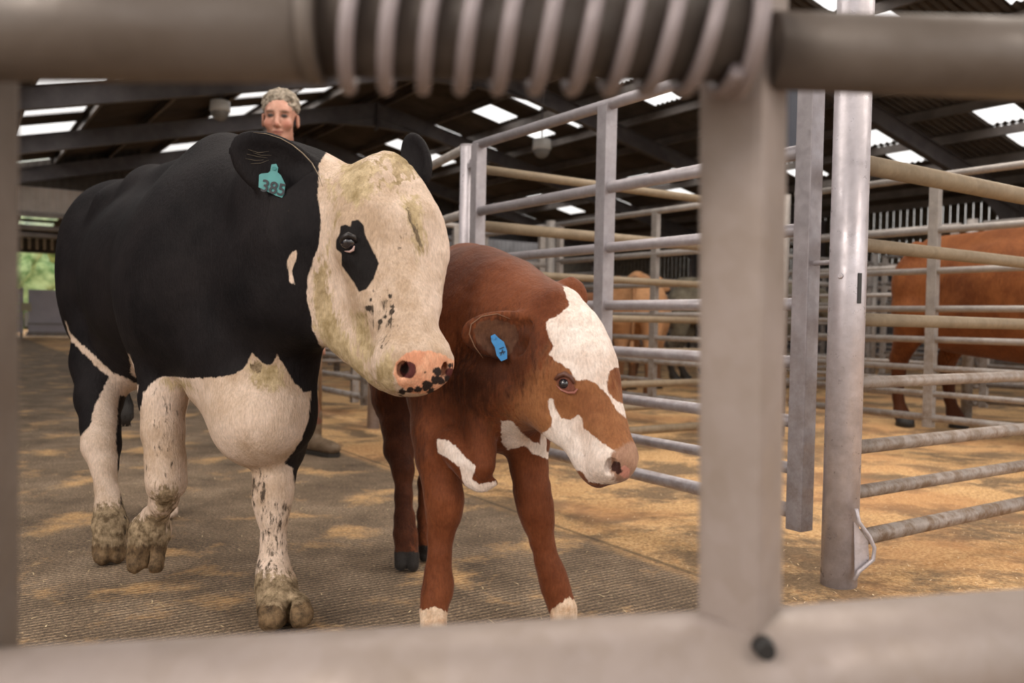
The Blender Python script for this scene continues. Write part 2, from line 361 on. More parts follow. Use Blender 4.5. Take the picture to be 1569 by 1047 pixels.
# ------------------------------------------------------------ fences, gates and posts of the pens
tp = ground(985, 612); gp = ground(1060, 600); bp2 = ground(1028, 588); rp = P(850, 470, 11.6); kp = P(860, 470, 14.5)
HERD = [([3.60, 6.05], [.35, -1], 1.56), ([tp[0]+.10, tp[1]+.85], [.13, 1], 1.36), ([2.95, 11.2], [.80, .60], 1.42), ([3.6, 13.6], [1, .15], 1.2), ([rp[0]+.55, 11.9], [-1, -.15], 1.22), ([kp[0]+.3, 14.6], [1, .1], 1.35)]
def crowded(p0, p1):
    for c, h, K in HERD:
        h = np.array(h, float)/np.linalg.norm(h); c = np.array(c)
        for u in np.linspace(-1.05, 1.35, 13)*K/1.4:
            for t in np.linspace(0, 1, 13):
                if np.linalg.norm(c+h*u-(np.asarray(p0)[:2]*(1-t)+np.asarray(p1)[:2]*t)) < .36: return True
    return False
GATE_Z = [(1.70, .024), (1.357, .024), (1.109, .021), (.871, .021), (.684, .021), (.494, .021), (.342, .019), (.205, .024)]
RAIL_Z = [(1.60, .024), (1.30, .030), (1.055, .021), (.825, .021), (.63, .019), (.43, .022), (.29, .021), (.145, .026)]
def panel(name, p0, p1, spec, stiles, mat, label, group=None, stile_mat=None, dz=0.0, cat='gate', skip=(), mats=None):
    p0 = np.asarray(p0, float); p1 = np.asarray(p1, float); L_ = np.linalg.norm(p1-p0); d = (p1-p0)/L_; s = np.cross(UZ, d); mid = (p0+p1)/2
    root = empty(name, mid, label, cat, group)
    for i, (z, r) in enumerate(spec):
        if i in skip: continue
        mb = MB(mid); mb.tube([p0+UZ*(z+dz), p1+UZ*(z+dz)], r, 14); mb.build('rail', (mats or {}).get(i, mat), root, True)
    top = spec[0][0]+dz; bot = spec[-1][0]+dz-.06
    for t in stiles:
        c = p0+d*(t*L_); mb = MB(mid); mb.box(c+UZ*((top+bot)/2), d, s, UZ, .031, .022, (top-bot)/2); mb.build('stile', stile_mat or mat, root, bevel=.004)
    return root
def post(p, top, r, label, mat='galv_post', group=None, extra=True):
    root = empty('fence_post', (p[0], p[1], 0), label, 'post', group)
    o = np.array([p[0], p[1], 0]); mb = MB(o); mb.tube([o-UZ*.03, o+UZ*top], r, 32); mb.build('tube', M[mat], root, True)
    mb = MB(o); mb.tube([o+UZ*top, o+UZ*(top+.006)], r*1.02, 32); mb.build('cap', M[mat], root, True)
    return root
A1, A2, A3, A4 = 2.28, 4.75, 7.3, 9.9
LA, LB, LC, LDD, LE = 1.57, 3.85, 6.45, 9.0, 11.6
PA = np.array([1.013, 2.575, 0]); PB = P(711, 500, 4.47); PB[2] = 0
# near post with latch
near = post(PA, 1.80, .0535, 'stout round galvanised post in right foreground, sawdust round its foot')
mb = MB([PA[0], PA[1], 0]); slotc = P(1313, 442, 2.53); tdir = (PA*[1, 1, 0]-slotc*[1, 1, 0]); tdir /= np.linalg.norm(tdir)
mb.box(np.array([*(PA-tdir*.0525)[:2], slotc[2]]), np.cross(UZ, tdir), tdir, UZ, .006, .004, .045); mb.build('slot', M['black'], near)
bp_ = P(1279, 422, 2.50); td2 = PA-bp_; td2[2] = 0; td2 /= np.linalg.norm(td2); mb = MB([PA[0], PA[1], 0])
q = np.array([*(PA-td2*.054)[:2], bp_[2]]); mb.tube([q, q-td2*.006], [.009, .006], 12); mb.build('rivet', M['galv_post'], near, True)
for lz in (.205, .145):
    pass
# bent wire handle and plate at the foot of the near post
hp = [(1312, 780), (1316, 800), (1332, 822), (1340, 840), (1338, 858), (1326, 868), (1316, 876), (1309, 890)]
mb = MB([PA[0], PA[1], 0]); mb.tube([P(x, y, 2.52) for x, y in hp], .006, 10); mb.build('wire_handle', M['galv_post'], near, True)
mb = MB([PA[0], PA[1], 0]); pq = [P(x, y, 2.53) for x, y in ((1309, 800), (1330, 830), (1332, 858), (1310, 884))]; mb.add(pq+[q+UY*.005 for q in pq], [(0, 1, 2, 3), (7, 6, 5, 4)]+[(i, (i+1) % 4, 4+(i+1) % 4, 4+i) for i in range(4)]); mb.build('plate', M['galv_post'], near)
# mid post
pb = post(PB, 1.71, .0355, 'slim round galvanised post behind the calf, at the hinge of the near pen gate')
pc_xy = ground(572, 655); PC = np.array([pc_xy[0], pc_xy[1], 0])
post(PC, 1.7, .045, 'round galvanised post with its foot in sawdust, between cow muzzle and calf legs')
mb = MB([PC[0], PC[1], 0]); 
# nearest pen gate, between the two posts
gdir = (PB-PA)/np.linalg.norm(PB-PA)
g0 = PA+gdir*.125; g1 = PB-gdir*.085
L1 = panel('pen_gate', g0, g1, GATE_Z, [], M['galv'], 'near galvanised pen gate running from stout foreground post back behind the calf head')
L1o = (g0+g1)/2; side = np.cross(UZ, gdir)
for t, nm in ((.012, 'stile'), (None, 'stile'), (.985, 'stile')):
    if t is None: c = P(925, 480, 3.53); c[2] = 0; t_ = (c-g0)@gdir; c = g0+gdir*t_
    else: c = g0+gdir*(np.linalg.norm(g1-g0)*t)
    mb = MB(L1o); mb.box(c+UZ*.925, gdir, side, UZ, .030, .030, .775); mb.build(nm, M['galv'], L1, bevel=.004)
mb = MB(L1o)
for z in (1.62, 1.63): mb.tube([g1+UZ*z-gdir*.0+side*.0, PB+UZ*z], .008, 10)
mb.box(PB+UZ*1.6-gdir*.03, gdir, side, UZ, .06, .018, .012); mb.build('hinge', M['galv'], L1)
mb = MB(L1o)
mb.tube([g0+UZ*1.0, PA+UZ*1.0-gdir*.05], .008, 10)
mb.build('latch_bolt', M['galv'], L1)
# slate grey board hung on the inner side of the near gate
bq = [P(1199, 134, 2.85), P(1249, 132, 2.85), P(1250, 214, 2.85), P(1240, 232, 2.85), P(1199, 236, 2.85)]
nrm_ = np.array([.2, .98, 0]); mb = MB(bq[0]); n_ = len(bq); mb.add(bq+[q+nrm_*.012 for q in bq], [tuple(range(n_))[::-1], tuple(range(n_, 2*n_))]+[(k, (k+1) % n_, n_+(k+1) % n_, n_+k) for k in range(n_)])
tag(mb.build('sign_board', M['sign']), 'dark slate grey board hung on the near gate beside the stout post', 'board')
# tan stained rails running across from the near post, and from the hinge post
tan = M['rail_tan']; dull = M['galv_dull']
pA2 = PA+AD*2.42
panel('pen_fence', PA+AD*.03, pA2, RAIL_Z, [], dull, 'stained tube rails running right from the stout foreground post', cat='fence', skip=(0,), mats={0: tan, 1: tan, 2: tan, 3: tan})
PB2 = PB+AD*2.4
panel('pen_fence', PB+AD*.03, PB2, RAIL_Z, [.985], tan, 'tan stained rail fence across the back of the nearest pen, behind the near gate', cat='fence')
# far side of the nearest pen (line A2), with the stile the photograph shows
st = P(1428, 480, 5.25); st[2] = 0; ta = st@AD; tl = st@LD
panel('pen_gate', W(1.2, ta), W(3.95, ta), [(1.745, .022), (1.41, .022), (1.16, .02), (.925, .02), (.735, .02), (.557, .02), (.40, .018), (.25, .024)], [(tl-1.2)/2.75, .985, .02], M['galv_far'], 'pen gate in front of the big russet brown bullock', )
post(W(4.05, ta), 1.75, .045, 'round post beyond the stout post, where two rows of pens meet', 'galv_far')
post(W(1.57, A1+2.5), 1.75, .045, 'round post at far end of the tan rails', 'galv_far')
# line of the race beyond the hinge post
panel('pen_fence', PB-AD*.0+LD*.04, PC-(PC-PB)/np.linalg.norm(PC-PB)*.06, GATE_Z, [.5], M['galv_far'], 'galvanised rails along the race between the hinge post and the sawdust-footed post', cat='fence')
pD = PC+(LD*2.4)
panel('pen_gate', PC+LD*.12, pD, GATE_Z, [.02, .5, .98], M['galv_far'], 'second pen gate along the race, its lower rails seen under the cow chin')
post(pD+LD*.1, 1.72, .045, 'race side post hidden far behind the black and white cow', 'galv_far')
# the grid of farther pens
rowname = {LB: 'first', LC: 'second', LDD: 'third', LE: 'fourth', 14.2: 'fifth', 17.: 'sixth'}
als = [2.70, A2, A3, A4, 12.6, 15.3]; lls = [LB, LC, LDD, LE, 14.2, 17.0]
for i, l in enumerate(lls):
    for j in range(5):
        a0, a1 = als[j], als[j+1]
        if (l == LB and j == 0) or crowded(W(l, a0), W(l, a1)): continue
        panel('pen_fence', W(l, a0+.06), W(l, a1-.06), RAIL_Z, [.02, .5, .98] if (i+j) % 2 else [.98], M['galv_far'] if (i*3+j) % 2 else dull,
              'weathered tube rail fence of the far pens', 'far pen rails', cat='fence', dz=.02)
for j, a in enumerate(als[1:5]):
    for i, l in enumerate([1.57]+lls[:-1]):
        l1 = ([1.57]+lls)[i+1]
        if (a == A2 and l < 2) or crowded(W(l, a), W(l1, a)): continue
        panel('pen_gate', W(l+.1, a), W(l1-.1, a), GATE_Z, [.02, .45, .98], M['galv_far'], 'weathered tube gate of the far pens', 'far pen gates')
for i, l in enumerate(lls):
    for a in als[:5]:
        if (l == LB and a in (als[0], A2)) or (l == LC and a == als[0]) or crowded(W(l, a), W(l, a)+.01): continue
        post(W(l, a), 1.74, .045, 'round post where rails of the far pens meet', 'galv_far', 'far pen posts')

# ------------------------------------------------------------ the gate the photographer looks through
near_g = empty('foreground_gate', P(1140, 990, .58), 'blurred galvanised gate across the foreground, coil spring on its top bar', 'gate')
o = np.array(near_g.location)
gn = M['galv_near']
def px_tube(name, pts, mat, n=32, **k):
    mb = MB(o); mb.tube([P(x, y, d) for x, y, d, r in pts], [r*d/FPX for x, y, d, r in pts], n); return mb.build(name, mat, near_g, True)
nd = M['near_dark']
px_tube('top_rail', [(-160, 42, .50, 80), (478, 44, .52, 80)], nd)
px_tube('top_rail_sleeve', [(470, 44, .52, 83), (494, 44, .52, 83)], nd)
px_tube('spring_rod', [(490, 46, .525, 70), (1140, 56, .545, 68)], M['rod'])
px_tube('top_rail', [(1180, 78, .58, 58), (1800, 98, .60, 62)], nd)
px_tube('bottom_rail', [(-160, 1110, .53, 104), (1140, 1044, .62, 106), (1800, 975, .66, 85)], gn)
# stiles (box section)
def px_box(name, x0, x1, y0, y1, d0, d1, depth, gn=M['near_dark']):
    mb = MB(o); a = P(x0[0], y0, d0); b = P(x1[0], y0, d0); c = P(x1[1], y1, d1); e = P(x0[1], y1, d1); bk = np.array([.0, depth, 0])
    mb.add([a, b, c, e, a+bk, b+bk, c+bk, e+bk], [(0, 1, 2, 3), (4, 7, 6, 5), (0, 4, 5, 1), (1, 5, 6, 2), (2, 6, 7, 3), (3, 7, 4, 0)])
    return mb.build(name, gn, near_g, bevel=.006)
mb = MB(o); cs = []
for y_, k_, sh_ in ((-120, 1.0, 6), (2150, 1.117, -17)):
    cs += [P(1068+sh_*.2, y_, .59*k_), P(1166+sh_, y_, .56*k_), P(1206+sh_, y_, .60*k_), P(1112+sh_, y_, .64*k_)]
mb.add(cs, [(0, 1, 2, 3), (7, 6, 5, 4)]+[(i, 4+i, 4+(i+1) % 4, (i+1) % 4) for i in range(4)]); mb.build('stile', gn, near_g, bevel=.007)
px_box('stile', (-260, -255), (-42, -34), -120, 2400, .50, .575, .05)
# the coil spring wound round the bar
mb = MB(o); rc = P(1142, 56, .55); mb.tube([rc+UZ*.036*math.cos(q)-UY*.036*math.sin(q)+UX*.004*math.cos(q) for q in np.linspace(0, 2*math.pi, 48)], .0055, 10); mb.build('end_ring', M['spring'], near_g, True)
mb = MB(o); pts = []; turns = 10.6
for k in range(int(turns*40)+1):
    u = k/40; th = 2*math.pi*u; s_ = u/turns
    cx = 505+ (1128-505)*s_; c = P(cx, 46+8*s_, .525+.02*s_); rr_ = 84*.53/FPX
    tilt = .004*math.cos(th)*s_
    pts.append(c + UZ*rr_*math.cos(th) + UY*rr_*math.sin(th) + UX*tilt)
mb.tube(pts, .0048, 12); mb.build('coil_spring', M['spring'], near_g, True)
mb = MB(o); cc = P(1168, 990, .585); mb.tube([cc, cc-UY*.012], [.008, .006], 14); mb.build('weld_hole', M['black'], near_g, True)

# ------------------------------------------------------------ cameras and lamps hung from the roof
def dome(px, py, d, rad, label, cat='camera'):
    c = P(px, py, d); root = empty('dome_camera', c, label, cat)
    a = c@AD; zt = roofz(a)
    mb = MB(c); mb.tube([c+UZ*rad*1.2, c+UZ*rad*1.1, c+UZ*rad*.1, c], [rad*.8, rad, rad*1.05, rad*.95], 24); mb.build('housing', M['white_plastic'], root, True)
    mb = MB(c); mb.tube([c+UZ*.01*0]+[c-UZ*rad*math.sin(q)*.95 for q in (.15, .5, .9, 1.25, 1.5)], [rad*.9]+[rad*.92*math.cos(q) for q in (.15, .5, .9, 1.25, 1.5)], 24); mb.build('lens_dome', M['dark_glass'], root, True)
    mb = MB(c); mb.tube([c+UZ*rad*1.1, np.array([c[0], c[1], max(zt+.1, c[2]+.3)])], .018, 8); mb.build('hanger', M['beam'], root, True)
dome(830, 230, 18, .19, 'white dome camera hanging from the roof above the pens')
dome(337, 172, 15, .17, 'white dome camera under the roof left of the man')
dome(936, 122, 15, .10, 'small white fitting in the roof beneath the coil spring', 'fitting')
# wooded hillside beyond the yard
def bush(c, r, seed):
    bm = bmesh.new(); bmesh.ops.create_icosphere(bm, subdivisions=4, radius=1); rr = random.Random(seed)
    ph = [(rr.uniform(2, 7), rr.uniform(0, 6), rr.uniform(0, 6), rr.uniform(0, 6)) for _ in range(9)]
    for v in bm.verts:
        n = v.co.normalized(); k = 1+sum(.06*math.sin(f*n.x*2+a)*math.sin(f*n.y*2+b)*math.sin(f*n.z*2+q)*2 for f, a, b, q in ph)
        v.co = Vector((n.x*r[0]*k, n.y*r[1]*k, n.z*r[2]*k))
    me = bpy.data.meshes.new('bush'); bm.to_mesh(me); bm.free(); o = link('hedge_tree', me, M['foliage'], None, True); o.location = c; return o
lab = ['bright green tree outside, left of the yard doorway', 'pale green tree in the middle of the yard doorway', 'yellow green tree outside, right of the yard doorway', 'tall tree rising behind the others outside the yard doorway']
for k, (l, a, r) in enumerate([(43, 1.8, (2.2, 2.2, 2.6)), (43, 7.4, (2.0, 2.2, 2.2)), (45, 14.5, (2.2, 2.6, 2.6)), (60, 4, (5, 5, 6))]):
    tag(bush(W(l, a, r[2]*.75), r, k), lab[k], 'tree')
tag(fl2, kind='structure') if False else None
# ------------------------------------------------------------ flesh: distance-field sculpting on a grid
class Sculpt:
    def __init__(s): s.ops = []
    @staticmethod
    def _n(v): v = np.asarray(v, float); return v/np.linalg.norm(v)
    def cone(s, a, b, ra, rb=None, k=.02, flat=None, cut=False):
        rb = ra if rb is None else rb; s.ops.append(('cone', np.asarray(a, float), np.asarray(b, float), ra, rb, k, flat, cut)); return s
    def chain(s, pts, k=.02, flat=None):
        """pts: list of (point, radius)"""
        for (p, r), (q, t) in zip(pts[:-1], pts[1:]): s.cone(p, q, r, t, k, flat)
        return s
    def ell(s, c, r, axes=None, k=.02, cut=False):
        axes = np.eye(3) if axes is None else np.array([np.asarray(a, float)/np.linalg.norm(a) for a in axes])
        s.ops.append(('ell', np.asarray(c, float), np.asarray(r, float), axes, k, cut)); return s
    def bounds(s, op):
        if op[0] == 'cone':
            m = max(op[3], op[4])*(1 if op[6] is None else max(1, op[6][1])); k = abs(op[5])
            return np.minimum(op[1], op[2])-m-k, np.maximum(op[1], op[2])+m+k
        m = op[2].max()+abs(op[4]); return op[1]-m, op[1]+m
    def mesh(s, h, lo=None, hi=None):
        bs = [s.bounds(o) for o in s.ops if not (o[-1])]
        LO = np.min([b[0] for b in bs], axis=0)-2*h; HI = np.max([b[1] for b in bs], axis=0)+2*h
        if lo is not None: LO = np.maximum(LO, lo); HI = np.minimum(HI, hi)
        n = np.ceil((HI-LO)/h).astype(int)+1
        F = np.full(n, .5, np.float32); ax = [LO[i]+h*np.arange(n[i]) for i in range(3)]
        for op in s.ops:
            b0, b1 = s.bounds(op); i0 = np.maximum(np.floor((b0-LO)/h).astype(int)-1, 0); i1 = np.minimum(np.ceil((b1-LO)/h).astype(int)+2, n)
            if (i1 <= i0).any(): continue
            X = ax[0][i0[0]:i1[0], None, None]; Y = ax[1][None, i0[1]:i1[1], None]; Z = ax[2][None, None, i0[2]:i1[2]]
            if op[0] == 'cone':
                _, a, b, ra, rb, k, flat, cut = op; d = b-a; L2 = d@d+1e-12
                px, py, pz = X-a[0], Y-a[1], Z-a[2]
                t = np.clip((px*d[0]+py*d[1]+pz*d[2])/L2, 0, 1)
                qx, qy, qz = px-t*d[0], py-t*d[1], pz-t*d[2]; r = ra+(rb-ra)*t
                if flat is not None:
                    u = s._n(flat[0]); sc = flat[1]; m = (qx*u[0]+qy*u[1]+qz*u[2])*(1/sc-1)
                    D = (np.sqrt((qx+m*u[0])**2+(qy+m*u[1])**2+(qz+m*u[2])**2)-r)*min(1, sc)
                else: D = np.sqrt(qx*qx+qy*qy+qz*qz)-r
            else:
                _, c, r, A, k, cut = op; px, py, pz = X-c[0], Y-c[1], Z-c[2]
                e = [(px*A[i][0]+py*A[i][1]+pz*A[i][2])/r[i] for i in range(3)]
                q = np.sqrt(e[0]**2+e[1]**2+e[2]**2); g = np.sqrt((e[0]/r[0])**2+(e[1]/r[1])**2+(e[2]/r[2])**2)
                D = q*(q-1)/np.maximum(g, 1e-6)
            sub = F[i0[0]:i1[0], i0[1]:i1[1], i0[2]:i1[2]]
            if cut: D = -D; hh = np.maximum(k-np.abs(sub-D), 0)/k; F[i0[0]:i1[0], i0[1]:i1[1], i0[2]:i1[2]] = np.maximum(sub, D)+hh*hh*k/4
            else: hh = np.maximum(k-np.abs(sub-D), 0)/k; F[i0[0]:i1[0], i0[1]:i1[1], i0[2]:i1[2]] = np.minimum(sub, D)-hh*hh*k/4
        # surface nets
        ins = F < 0; c8 = [ins[i:n[0]-1+i, j:n[1]-1+j, k_:n[2]-1+k_] for i in (0, 1) for j in (0, 1) for k_ in (0, 1)]
        cnt = sum(c.astype(np.int8) for c in c8); act = (cnt > 0) & (cnt < 8); ids = -np.ones(act.shape, np.int64)
        cells = np.argwhere(act); ids[act] = np.arange(len(cells)); acc = np.zeros((len(cells), 3)); num = np.zeros(len(cells))
        for axis in range(3):
            o1, o2 = [x for x in range(3) if x != axis]
            for da in (0, 1):
                for db in (0, 1):
                    p = cells.copy(); p[:, o1] += da; p[:, o2] += db; q = p.copy(); q[:, axis] += 1
                    f0 = F[tuple(p.T)]; f1 = F[tuple(q.T)]; m = (f0 < 0) != (f1 < 0)
                    t = np.where(m, f0/(f0-f1+1e-20), 0); pos = p.astype(float); pos[:, axis] += t
                    acc[m] += pos[m]; num[m] += 1
        V = LO + acc/num[:, None]*h; quads = []
        for axis in range(3):
            o1, o2 = [(1, 2), (2, 0), (0, 1)][axis]
            sl0 = [slice(1, -1)]*3; sl0[axis] = slice(0, n[axis]-1); sl1 = list(sl0); sl1[axis] = slice(1, n[axis])
            a = ins[tuple(sl0)]; b = ins[tuple(sl1)]
            for flip, m in ((False, a & ~b), (True, ~a & b)):
                e = np.argwhere(m); e += np.array([0 if x == axis else 1 for x in range(3)])
                if not len(e): continue
                def g(d1, d2): c = e.copy(); c[:, o1] -= d1; c[:, o2] -= d2; return ids[tuple(c.T)]
                Q = np.stack([g(1, 1), g(0, 1), g(0, 0), g(1, 0)], 1); quads.append(Q[:, ::-1] if flip else Q)
        Q = np.concatenate(quads); Q = Q[(Q >= 0).all(1)]
        return V, Q
def smooth_verts(V, Q, it=2, lam=.5):
    for _ in range(it):
        acc = np.zeros_like(V); cnt = np.zeros(len(V))
        for i in range(4):
            a, b = Q[:, i], Q[:, (i+1) % 4]
            np.add.at(acc, a, V[b]); np.add.at(cnt, a, 1); np.add.at(acc, b, V[a]); np.add.at(cnt, b, 1)
        V = V + lam*(acc/np.maximum(cnt, 1)[:, None]-V)
    return V
def vnoise(V, f, seed=0):
    q = V*f+seed*17.3; i = np.floor(q).astype(np.int64); t = q-i; t = t*t*(3-2*t)
    def hsh(a): n = (a[:, 0]*374761393+a[:, 1]*668265263+a[:, 2]*2147483647+seed*974711) & 0xffffffff; n = ((n ^ (n >> 13))*1274126177) & 0xffffffff; return ((n ^ (n >> 16)) & 0xffff)/65535.
    r = 0
    for dx in (0, 1):
        for dy in (0, 1):
            for dz in (0, 1):
                w_ = (t[:, 0] if dx else 1-t[:, 0])*(t[:, 1] if dy else 1-t[:, 1])*(t[:, 2] if dz else 1-t[:, 2])
                r = r+w_*hsh(i+np.array([dx, dy, dz]))
    return r*2-1
def normals(V, Q):
    n = np.cross(V[Q[:, 2]]-V[Q[:, 0]], V[Q[:, 3]]-V[Q[:, 1]]); N_ = np.zeros_like(V)
    for i in range(4): np.add.at(N_, Q[:, i], n)
    return N_/(np.linalg.norm(N_, axis=1)[:, None]+1e-12)
def join(*vq):
    Vs, Qs, n = [], [], 0
    for V, Q in vq: Vs.append(V); Qs.append(Q+n); n += len(V)
    return np.concatenate(Vs), np.concatenate(Qs)
def flesh(name, V, Q, mat, parent=None, attrs=None):
    o_ = np.zeros(3) if parent is None else np.array(parent.location)
    me = bpy.data.meshes.new(name); me.vertices.add(len(V)); me.vertices.foreach_set('co', (V-o_).astype(np.float32).ravel())
    me.loops.add(len(Q)*4); me.loops.foreach_set('vertex_index', Q.astype(np.int32).ravel())
    me.polygons.add(len(Q)); me.polygons.foreach_set('loop_start', np.arange(0, len(Q)*4, 4, dtype=np.int32))
    try: me.polygons.foreach_set('loop_total', np.full(len(Q), 4, np.int32))
    except Exception: pass
    me.update(calc_edges=True); me.polygons.foreach_set('use_smooth', [True]*len(Q))
    for k, v in (attrs or {}).items():
        a = me.attributes.new(k, 'FLOAT', 'POINT'); a.data.foreach_set('value', v.astype(np.float32))
    return link(name, me, mat, parent)
def pix(V):
    q = V-CAMP; d = q@_f; return np.stack([784.5+FPX*(q@_R)/d, 523.5-FPX*(q@_U)/d], 1), d
def polydist(p, poly):
    """signed distance in pixels, positive inside"""
    poly = np.asarray(poly, float); n = len(poly); best = np.full(len(p), 1e9); inside = np.zeros(len(p), bool)
    for i in range(n):
        a, b = poly[i], poly[(i+1) % n]; d = b-a; t = np.clip(((p-a)@d)/(d@d+1e-9), 0, 1)
        best = np.minimum(best, np.linalg.norm(p-a-t[:, None]*d, axis=1))
        c = ((a[1] > p[:, 1]) != (b[1] > p[:, 1])) & (p[:, 0] < (b[0]-a[0])*(p[:, 1]-a[1])/(b[1]-a[1]+1e-12)+a[0]); inside ^= c
    return np.where(inside, best, -best)
def circ(p, c, r): return r-np.linalg.norm(p-np.asarray(c, float), axis=1)
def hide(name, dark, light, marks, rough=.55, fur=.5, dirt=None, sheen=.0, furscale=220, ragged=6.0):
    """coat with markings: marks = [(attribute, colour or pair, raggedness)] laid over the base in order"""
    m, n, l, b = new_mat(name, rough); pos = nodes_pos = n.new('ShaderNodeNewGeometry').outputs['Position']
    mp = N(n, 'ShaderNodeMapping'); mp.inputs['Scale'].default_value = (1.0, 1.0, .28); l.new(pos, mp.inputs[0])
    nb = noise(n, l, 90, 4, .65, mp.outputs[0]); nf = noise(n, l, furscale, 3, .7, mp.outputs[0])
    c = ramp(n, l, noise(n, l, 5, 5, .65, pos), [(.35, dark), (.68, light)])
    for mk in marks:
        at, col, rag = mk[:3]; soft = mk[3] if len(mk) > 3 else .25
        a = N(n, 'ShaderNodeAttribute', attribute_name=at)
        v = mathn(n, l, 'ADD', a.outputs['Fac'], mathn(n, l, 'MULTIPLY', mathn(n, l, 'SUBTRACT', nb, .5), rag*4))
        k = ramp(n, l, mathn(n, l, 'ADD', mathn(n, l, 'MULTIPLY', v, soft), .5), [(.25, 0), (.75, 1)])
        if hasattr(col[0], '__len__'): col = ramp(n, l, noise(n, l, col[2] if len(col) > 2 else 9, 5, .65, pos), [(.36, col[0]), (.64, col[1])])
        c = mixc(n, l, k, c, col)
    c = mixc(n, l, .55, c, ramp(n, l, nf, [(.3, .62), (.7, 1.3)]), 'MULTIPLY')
    l.new(c, b.inputs['Base Color'])
    b.inputs['Specular IOR Level'].default_value = .10
    if sheen: b.inputs['Sheen Weight'].default_value = sheen; b.inputs['Sheen Roughness'].default_value = .4
    hgt = mathn(n, l, 'ADD', mathn(n, l, 'MULTIPLY', nf, .6), nb); bump(n, l, b, hgt, fur, .004)
    return m
def claw_pair(S, hx, hy, d, wpx, hpx, lean=(0, 0), spread=.5, k=.012):
    """a cloven hoof: two claws side by side under a coronet, toes towards the viewer"""
    w = wpx*d/FPX; base = P(hx, hy, d); r = w*.27
    for sg in (-1, 1):
        off = _R*sg*w*spread*.5; z0 = r*.55
        toe = np.array([*(base+off)[:2], 0])+UZ*(z0+lean[1]); heel = toe+UY*w*.42+UZ*.008
        top = P(hx, hy-hpx, d)+off*.72+UY*w*.15
        S.cone(toe, heel, r*.78, r*.85, k); S.cone(toe-UY*.004, top, r*.92, r*1.02, k)
    return base
